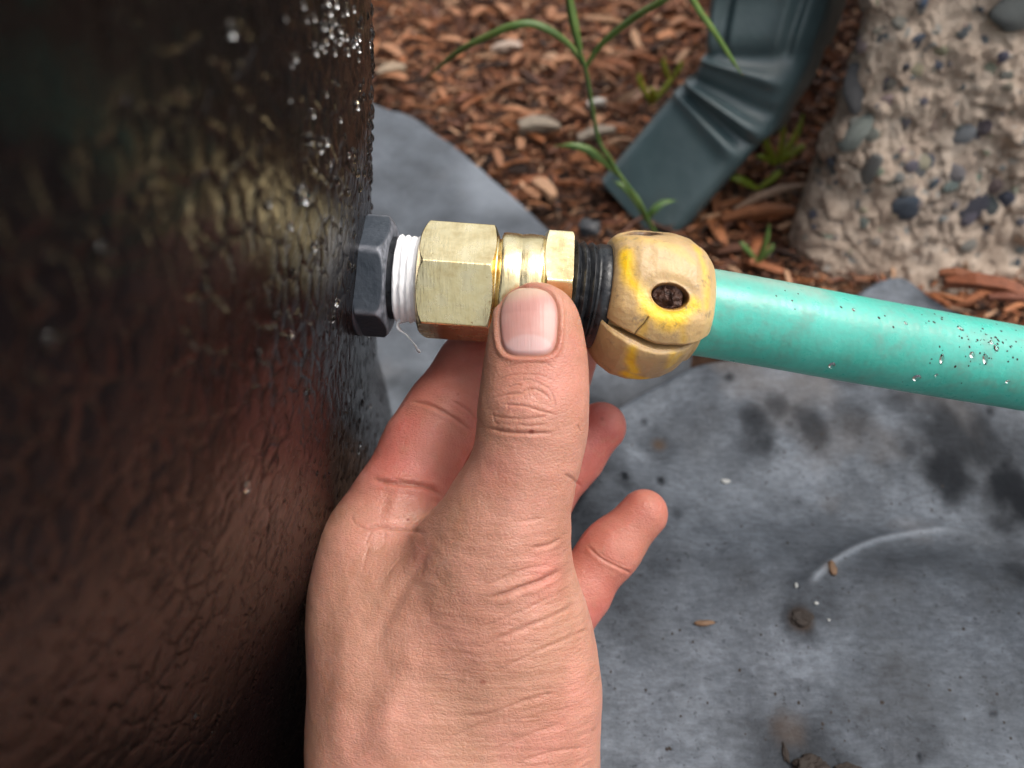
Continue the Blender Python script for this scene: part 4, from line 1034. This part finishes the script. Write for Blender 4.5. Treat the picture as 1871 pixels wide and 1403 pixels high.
pinky = [C3(*q_) for q_ in [(985, 1170, .194, 78), (1052, 1085, .196, 54), (1115, 1005, .197, 48), (1177, 938, .197, 43.5)]]
imeta = [C3(*q_) for q_ in [(728, 935, .1850, 84), (697, 1010, .1820, 106), (690, 1080, .1790, 112), (692, 1160, .1765, 117), (700, 1250, .1750, 121), (708, 1330, .174, 132), (715, 1403, .173, 138), (765, 1500, .171, 145)]]
web = [C3(*q_) for q_ in [(795, 1115, .1735, 92), (800, 1190, .1712, 115), (810, 1300, .1700, 130), (820, 1420, .1695, 140)]]
palm = [C3(*q_) for q_ in [(790, 1030, .193, 80), (930, 1120, .194, 80), (960, 1220, .192, 90), (900, 1350, .186, 130), (850, 1480, .178, 160)]]
palm2 = [C3(*q_) for q_ in [(720, 1010, .19, 75), (800, 1200, .188, 110), (850, 1400, .182, 150)]]
ridge = [C3(*q_) for q_ in [(905, 930, .1640, 78), (838, 1025, .1668, 80), (785, 1120, .1690, 92), (725, 1260, .1715, 108), (715, 1380, .172, 112)]]
wr = camc(830, 1500, .172); fdir = np.array([-.10, -.766, -.643]); fdir /= np.linalg.norm(fdir)
fore = [(*(wr), .0225), (*(wr + fdir * .05), .0250), (*(wr + fdir * .13), .0330), (*(wr + fdir * .22), .0400)]
fore2 = [(*(wr + np.array([.006, 0, .004])), .0215), (*(wr + fdir * .05 + np.array([.012, 0, .002])), .0250), (*(wr + fdir * .13 + np.array([.014, 0, 0])), .031), (*(wr + fdir * .22 + np.array([.01, 0, 0])), .038)]
def hand_sdf(P):
    t = chain(P, thumb, .004, .86)
    tm = smin(chain(P, thumbm, .008, .80), chain(P, ridge, .006, .9), .010)
    t = smin(t, tm, .006)
    im = chain(P, imeta, .006, .95)
    wb = chain(P, web, .008, .9)
    pm = smin(chain(P, palm, .01), chain(P, palm2, .01), .01)
    body = smin(smin(im, wb, .012), pm, .010)
    fo = smin(chain(P, fore, .01), chain(P, fore2, .01), .012)
    f = None
    for fg in (index, middle, ring, pinky):
        c = chain(P, fg, .005, .95); f = c if f is None else smin(f, c, .0012)
    body = smin(body, f, .0045)
    d = smin(body, t, .0065)
    return smin(d, fo, .012)
def surface_nets(fn, lo, hi, h):
    n = np.ceil((hi - lo) / h).astype(int) + 1
    ax_ = [lo[i] + h * np.arange(n[i]) for i in range(3)]
    val = np.empty(n, dtype=np.float32)
    for i in range(n[0]):
        Y, Z = np.meshgrid(ax_[1], ax_[2], indexing='ij')
        P = np.stack([np.full(Y.size, ax_[0][i]), Y.ravel(), Z.ravel()], 1)
        val[i] = fn(P).reshape(n[1], n[2])
    s = val < 0
    nc = n - 1; cnt = np.zeros(nc); acc = np.zeros((*nc, 3))
    corners = [(i, j, k) for i in (0, 1) for j in (0, 1) for k in (0, 1)]
    sl = lambda c: tuple(slice(c[q_], c[q_] + nc[q_]) for q_ in range(3))
    for c in corners:
        for axn in range(3):
            if c[axn] == 1: continue
            c2 = list(c); c2[axn] = 1; va, vb = val[sl(c)], val[sl(c2)]
            m = (va < 0) != (vb < 0); t = np.where(m, va / np.where(m, va - vb, 1), 0)
            for q_ in range(3):
                acc[..., q_] += m * (c[q_] + (t if q_ == axn else 0))
            cnt += m
    act = cnt > 0; idx = -np.ones(nc, dtype=np.int64); idx[act] = np.arange(act.sum())
    I = np.argwhere(act); v = lo + h * (I + acc[act] / cnt[act][:, None])
    faces = []
    for axn in range(3):
        o1, o2 = [(1, 2), (2, 0), (0, 1)][axn]
        sa = [slice(0, None)] * 3; sb = [slice(0, None)] * 3; sa[axn] = slice(0, -1); sb[axn] = slice(1, None)
        m = s[tuple(sa)] != s[tuple(sb)]; E = np.argwhere(m)
        E = E[(E[:, o1] > 0) & (E[:, o2] > 0) & (E[:, o1] < nc[o1]) & (E[:, o2] < nc[o2])]
        flip = s[tuple(E.T)]
        def cell(d1, d2):
            c = E.copy(); c[:, o1] += d1; c[:, o2] += d2; return idx[tuple(c.T)]
        q_ = np.stack([cell(-1, -1), cell(0, -1), cell(0, 0), cell(-1, 0)], 1)
        q_[~flip] = q_[~flip][:, ::-1]; faces.append(q_)
    return v, np.vstack(faces)
def project(fn, v, it=3, e=.0002):
    for _ in range(it):
        d = fn(v); g_ = np.stack([fn(v + np.eye(3)[k] * e) - d for k in range(3)], 1) / e
        gl = (g_ * g_).sum(1) + 1e-9
        v = v - np.clip(d / gl, -.001, .001)[:, None] * g_
    d = fn(v); g_ = np.stack([fn(v + np.eye(3)[k] * e) - d for k in range(3)], 1); g_ /= np.linalg.norm(g_, axis=1)[:, None] + 1e-12
    return v, g_
def subdiv(v, f):
    """simple quad subdivision"""
    e = np.stack([f, np.roll(f, -1, 1)], 2).reshape(-1, 2); es = np.sort(e, 1)
    key = es[:, 0] * len(v) + es[:, 1]; uq, inv = np.unique(key, return_inverse=True)
    ev = np.stack([uq // len(v), uq % len(v)], 1); me_ = (v[ev[:, 0]] + v[ev[:, 1]]) / 2; mf = v[f].mean(1)
    ei = len(v) + inv.reshape(-1, 4); fi = len(v) + len(uq) + np.arange(len(f))
    nf = np.concatenate([np.stack([f[:, k], ei[:, k], fi, ei[:, (k - 1) % 4]], 1) for k in range(4)])
    return np.vstack([v, me_, mf]), nf
import time as _t; _t0 = _t.time()
lo_, hi_ = np.array([-.085, -.30, .02]), np.array([.052, .045, .226])
hv_, hf_ = surface_nets(hand_sdf, lo_, hi_, .0019)
hv_, _n = project(hand_sdf, hv_, 2)
hv_, hf_ = subdiv(hv_, hf_); hv_, _n = project(hand_sdf, hv_, 1)
hn = _n
def refine(v, f, sel):
    """quads in sel are split in four; the rim midpoints stay on the unsplit neighbours' edges"""
    nv, nf_ = subdiv(v, f[sel]); return nv, np.vstack([f[~sel], nf_]) if len(f[~sel]) else nf_
def in_view(v, n_, f, box):
    c = v[f].mean(1); x = CX + F_PX * c[:, 0] / c[:, 2]; y = CY - F_PX * c[:, 1] / c[:, 2]; nm = n_[f].mean(1)
    fac = (nm * c).sum(1) < .25 * np.linalg.norm(c, axis=1)
    return (x > box[0]) & (x < box[2]) & (y > box[1]) & (y < box[3]) & fac & (c[:, 2] < box[4])
for box in ((450, 420, 1300, 1500, .30), (500, 460, 1250, 1430, .30), (860, 490, 1080, 815, .168)):
    sel = in_view(hv_, hn, hf_, box); nold = len(hv_)
    hv_, hf_ = refine(hv_, hf_, sel); fresh, hn_new = project(hand_sdf, hv_[nold:], 1)
    hv_[nold:] = fresh; hn = np.vstack([hn, hn_new])
print('hand verts', len(hv_), 'faces', len(hf_))
def march(px, py):
    d = camc(px, py, 1.0); d /= np.linalg.norm(d); t = .10
    for _ in range(80):
        s = float(hand_sdf((d * t)[None])[0]); t += s * .8
        if abs(s) < 2e-5: return d * t
        if t > .4: return None
    return d * t
def march_many(pts):
    D = np.array([camc(x, y, 1.0) for x, y in pts]); D /= np.linalg.norm(D, axis=1)[:, None]; t = np.full(len(D), .11)
    for _ in range(60): t = t + .8 * np.clip(hand_sdf(D * t[:, None]), -.005, .01)
    return D * t[:, None], t < .30
disp = np.zeros(len(hv_)); crm = np.zeros(len(hv_)); red = np.zeros(len(hv_)); lines = np.zeros(len(hv_)); mole = np.zeros(len(hv_))
HP = .16 / F_PX
def crease(pl, wpx, dep, col=.6, taper=True, lift=0.0):
    global disp, crm
    p_, ok = march_many(smooth_path(pl, 26)); p_ = p_[ok]
    if len(p_) < 2: return
    lo2, hi2 = p_.min(0) - .006, p_.max(0) + .006; m = np.where(((hv_ > lo2) & (hv_ < hi2)).all(1))[0]
    d, t = dist_poly(hv_[m], p_); w = wpx * HP
    tp_ = (sstep(0, .22, t) * sstep(1, .78, t)) if taper else 1
    wob = 1 + .25 * vnoise(hv_[m] * 900, 4)
    g_ = np.exp(-(d / (w * wob)) ** 2) * tp_
    disp[m] -= .78 * dep * g_; crm[m] = np.maximum(crm[m], col * np.exp(-(d / (w * .8)) ** 2) * tp_)
    if lift: disp[m] += lift * np.exp(-((d - 2.6 * w) / (1.6 * w)) ** 2) * tp_
mm = .001
for pl, wpx, dep, col, lf in [
    ([(885, 781), (928, 789), (963, 791), (1018, 791)], 2.8, .36 * mm, .70, .08 * mm),
    ([(893, 730), (928, 721), (951, 719), (960, 713), (979, 712), (997, 722), (1009, 738)], 2.2, .20 * mm, .50, .05 * mm),
    ([(910, 738), (938, 740), (960, 742), (979, 748), (997, 753), (1024, 759)], 2.1, .24 * mm, .55, .05 * mm),
    ([(889, 757), (917, 762), (951, 765), (988, 762), (1012, 752)], 2.2, .16 * mm, .35, .03 * mm),
    ([(903, 700), (920, 690), (940, 685), (974, 684), (997, 688), (1018, 702)], 2.0, .12 * mm, .30, 0),
    ([(915, 676), (935, 668), (963, 663), (997, 665), (1018, 676)], 2.3, .16 * mm, .25, 0),
    ([(932, 702), (958, 694), (981, 698), (1004, 712), (1014, 737), (1010, 752)], 1.9, .12 * mm, .35, 0),
    ([(925, 711), (940, 704), (957, 703)], 2.0, .16 * mm, .3, 0),
    ([(1054, 774), (1062, 790)], 2.2, .25 * mm, .5, 0), ([(900, 745), (905, 770), (915, 775)], 2.2, .12 * mm, .2, 0),
    ([(940, 775), (975, 778), (1005, 774)], 2.4, .15 * mm, .25, 0), ([(925, 727), (930, 745), (924, 758)], 1.8, .12 * mm, .2, 0),
    ([(890, 1094), (925, 1084), (952, 1074), (994, 1059), (1029, 1040)], 4.4, .75 * mm, .85, .20 * mm),
    ([(930, 953), (960, 951), (996, 946)], 3.0, .18 * mm, .25, 0), ([(968, 1001), (1000, 996), (1026, 984)], 3.5, .35 * mm, .35, .08 * mm),
    ([(860, 1080), (910, 1060), (960, 1040), (1010, 1030)], 3.2, .20 * mm, .2, 0),
    ([(855, 1190), (950, 1150), (1024, 1119), (1062, 1098)], 4.0, .35 * mm, .40, .08 * mm), ([(870, 1150), (950, 1118), (1040, 1075)], 3.2, .22 * mm, .25, 0),
    ([(838, 1309), (894, 1303), (969, 1277), (1030, 1262)], 3.6, .25 * mm, .30, .05 * mm), ([(800, 1362), (850, 1335), (905, 1310)], 3.5, .2 * mm, .25, 0),
    ([(900, 1230), (960, 1200), (1050, 1160), (1080, 1150)], 3.4, .22 * mm, .22, 0), ([(930, 1403), (1000, 1375), (1080, 1365)], 3.6, .22 * mm, .25, 0), ([(880, 1380), (960, 1345), (1060, 1310)], 3.4, .2 * mm, .2, 0),
    ([(676, 876), (700, 880), (735, 884), (762, 886), (790, 894), (816, 912)], 4.6, .75 * mm, .75, .25 * mm),
    ([(715, 872), (735, 878), (760, 884)], 2.6, .2 * mm, .4, 0),
    ([(747, 733), (770, 736), (792, 743), (830, 764), (868, 793)], 3.4, .45 * mm, .55, .12 * mm), ([(822, 730), (840, 740), (858, 752), (882, 775)], 3.0, .32 * mm, .45, .08 * mm),
    ([(654, 966), (672, 966), (689, 962), (715, 966), (745, 969), (790, 976)], 3.8, .40 * mm, .45, .15 * mm), ([(690, 962), (676, 976), (666, 1000)], 2.8, .2 * mm, .25, 0), ([(640, 940), (650, 958), (668, 966)], 2.6, .2 * mm, .2, 0),
    ([(680, 985), (668, 1015), (662, 1050)], 2.8, .15 * mm, .15, 0), ([(705, 970), (700, 1000)], 2.6, .12 * mm, .15, 0), ([(760, 985), (740, 1010), (715, 1040), (690, 1075)], 4, .15 * mm, .1, 0),
    ([(1069, 992), (1097, 1019), (1138, 1040), (1156, 1049)], 3.0, .40 * mm, .55, .1 * mm), ([(1088, 1004), (1115, 1022), (1152, 1038)], 2.6, .25 * mm, .35, 0),
    ([(1030, 866), (1048, 876), (1066, 894)], 3.0, .35 * mm, .5, 0)]:
    crease(pl, wpx, dep, col, lift=lf)
# thumb knuckle folds bulge a little
c0 = march(955, 750); d = np.linalg.norm((hv_ - c0) * np.array([1, 1.3, 1]), axis=1); disp += .0005 * np.exp(-(d / .007) ** 2)
# tendon ridge along the thumb and soft valley beside the first metacarpal
for pl, wpx, dep in [([(960, 830), (945, 900), (930, 980), (925, 1050)], 26, .00035), ([(800, 985), (765, 1035), (735, 1075), (700, 1140), (660, 1230)], 16, -.0006), ([(660, 1050), (640, 1150), (625, 1260), (610, 1400)], 30, .0005),
                     ([(720, 1180), (680, 1260), (650, 1340), (640, 1403)], 24, -.0003), ([(770, 1160), (720, 1270), (690, 1400)], 26, .0006), ([(700, 925), (745, 935), (790, 950)], 30, .0008)]:
    p_, ok = march_many(smooth_path(pl, 20)); d, t = dist_poly(hv_, p_[ok]); disp += dep * np.exp(-(d / (wpx * HP)) ** 2) * sstep(0, .25, t) * sstep(1, .75, t)
disp += .00022 * fbm(hv_ * 160, 4, 3)
# projected position of every skin point in the rest pose, used for where the skin is redder or finely lined
upx = CX + F_PX * hv_[:, 0] / hv_[:, 2]; upy = CY - F_PX * hv_[:, 1] / hv_[:, 2]; dep_ = hv_[:, 2]
fdist = [chain(hv_, fg, .002, .95) for fg in (index, middle, ring, pinky)]
dfin = np.min(np.stack(fdist), 0); dth = chain(hv_, thumb, .004, .86)
isfin = sstep(.004, .0, dfin) * sstep(.0, .004, dth)
red = .95 * isfin
crtip = march(985, 660); dt = np.linalg.norm((hv_ - crtip) * np.array([1, .8, 1]), axis=1); red = np.maximum(red, .55 * np.exp(-(dt / .011) ** 2))
for (x, y, r, a_) in [(965, 520, 60, .35), (905, 860, 40, .28), (1000, 1045, 45, .5), (1040, 620, 40, .4), (800, 850, 60, .3), (700, 930, 60, .35), (1010, 1310, 90, .22), (900, 1180, 70, .2), (765, 1010, 40, .35)]:
    c = march(x, y)
    if c is not None: red = np.maximum(red, a_ * np.exp(-(np.linalg.norm(hv_ - c, axis=1) / (r * HP)) ** 2))
nz_ = fbm(hv_ * 60, 3, 15); red = np.clip(red + .12 * nz_, 0, 1)
lines = sstep(.0, .0045, dfin) * (.22 + .78 * sstep(-.02, -.042, hv_[:, 1])) ; lines = lines * sstep(-.030, -.010, hv_[:, 0]) * 1.0 + .10
lines *= np.where(hv_[:, 1] > -.002, .25, 1.0)
for (x, y, r, a_) in [(971, 788, 4.2, .9), (882, 1246, 5, .6), (745, 951, 2.6, .9), (838, 1085, 2, .4), (985, 1091, 2, .5), (837, 720, 2.5, .6), (1100, 765, 4, .5)]:
    c = march(x, y)
    if c is not None:
        d = np.linalg.norm(hv_ - c, axis=1); mole = np.maximum(mole, a_ * sstep(1.5, .6, d / (r * HP)))
# nail bed
NC = (966, 586)
def nail_q(x, y):
    """1 on the outline of the nail seen in thumb coordinates"""
    u = (x - NC[0]) / 55.5; v = (y - NC[1]) / 64.0
    up_ = np.where(v < 0, (np.abs(u) ** 2.6 + np.abs(v / 1.0) ** 2.6) ** (1 / 2.6), (np.abs(u * (1 + .06 * v)) ** 4.2 + np.abs(v) ** 4.2) ** (1 / 4.2))
    return up_
front = (hv_[:, 2] < .1615) & (dth < .004)
nq = np.where(front, nail_q(upx, upy), 9)
disp -= .00055 * sstep(1.03, .93, nq)
disp += .00030 * np.exp(-((nq - 1.12) / .07) ** 2) * (1 - .6 * sstep(-.2, -.9, (upy - NC[1]) / 62))
disp -= .00030 * np.exp(-((nq - 1.0) / .035) ** 2)
crm = np.maximum(crm, .45 * np.exp(-((nq - 1.015) / .03) ** 2))
hv2 = hv_ + hn * disp[:, None]
HC = camc(900, 1100, .17)
hand = mesh_np('hand', hv2 - HC, hf_, M['skin'])
mw = Matrix([list(CAM2W[0]) + [0], list(CAM2W[1]) + [0], list(CAM2W[2]) + [0], [0, 0, 0, 1]])
MW = Matrix.Translation(Vector(CAM2W @ HC) + CAM)
# camera axes: x right, y up, z forward is left-handed, so the mesh is stored with z flipped
Rm = Matrix([[1, 0, 0], [0, SP, -CP], [0, CP, SP]]).to_4x4()
loc = hv2 - HC; loc[:, 2] *= -1
hand.data.vertices.foreach_set('co', loc.astype(np.float32).ravel()); hand.data.flip_normals(); hand.data.update()
hand.matrix_world = MW @ Rm
attr(hand, 'red', red); attr(hand, 'crease', np.clip(crm, 0, 1)); attr(hand, 'lines', np.clip(lines, 0, 1)); attr(hand, 'mole', mole)
tag(hand, "bare left hand pinching the brass fitting, thumb in front and fingers behind", 'hand')
# the thumbnail: a curved plate tucked under the skin folds
nu, nv = 61, 61
uu = np.linspace(-1, 1, nu); grid = []
for i, r_ in enumerate(np.linspace(0, 1, 28)):
    for t_3 in np.linspace(0, 2 * math.pi, 96, endpoint=False):
        cx_, cy_ = math.cos(t_3), math.sin(t_3); ext = 1 / float(nail_q(np.array([NC[0] + cx_ * 55.5]), np.array([NC[1] + cy_ * 64]))[0])
        grid.append((NC[0] + cx_ * 55.5 * ext * r_ * 1.03, NC[1] + cy_ * 64 * ext * r_ * 1.03, r_ * 1.03))
G_ = np.array(grid); npos, ok = march_many(G_[:, :2])
_, nn_ = project(hand_sdf, npos.copy(), 0)
rr2 = G_[:, 2]
h_ = .00020 - .00075 * sstep(.86, 1.03, rr2) + .00025 * (1 - np.clip(rr2, 0, 1) ** 2)
npos = npos + nn_ * h_[:, None]
nl = npos - HC; nl[:, 2] *= -1
nf = grid_faces(28, 96, wrap_v=True)
nail = mesh_np('thumbnail', nl, nf[:, ::-1], M['nail']); nail.parent = hand
vy = (G_[:, 1] - NC[1]) / 64; vx = (G_[:, 0] - NC[0]) / 55.5
attr(nail, 'lunula', .8 * sstep(1.12, .92, np.sqrt((vx / .86) ** 2 + ((vy - 1.02) / .60) ** 2)) * sstep(1.0, .9, rr2)); attr(nail, 'free', .85 * sstep(-.45, -.85, vy + .15 * vx)); attr(nail, 'rim', .75 * sstep(.93, .99, rr2))

print('hand time', _t.time() - _t0)
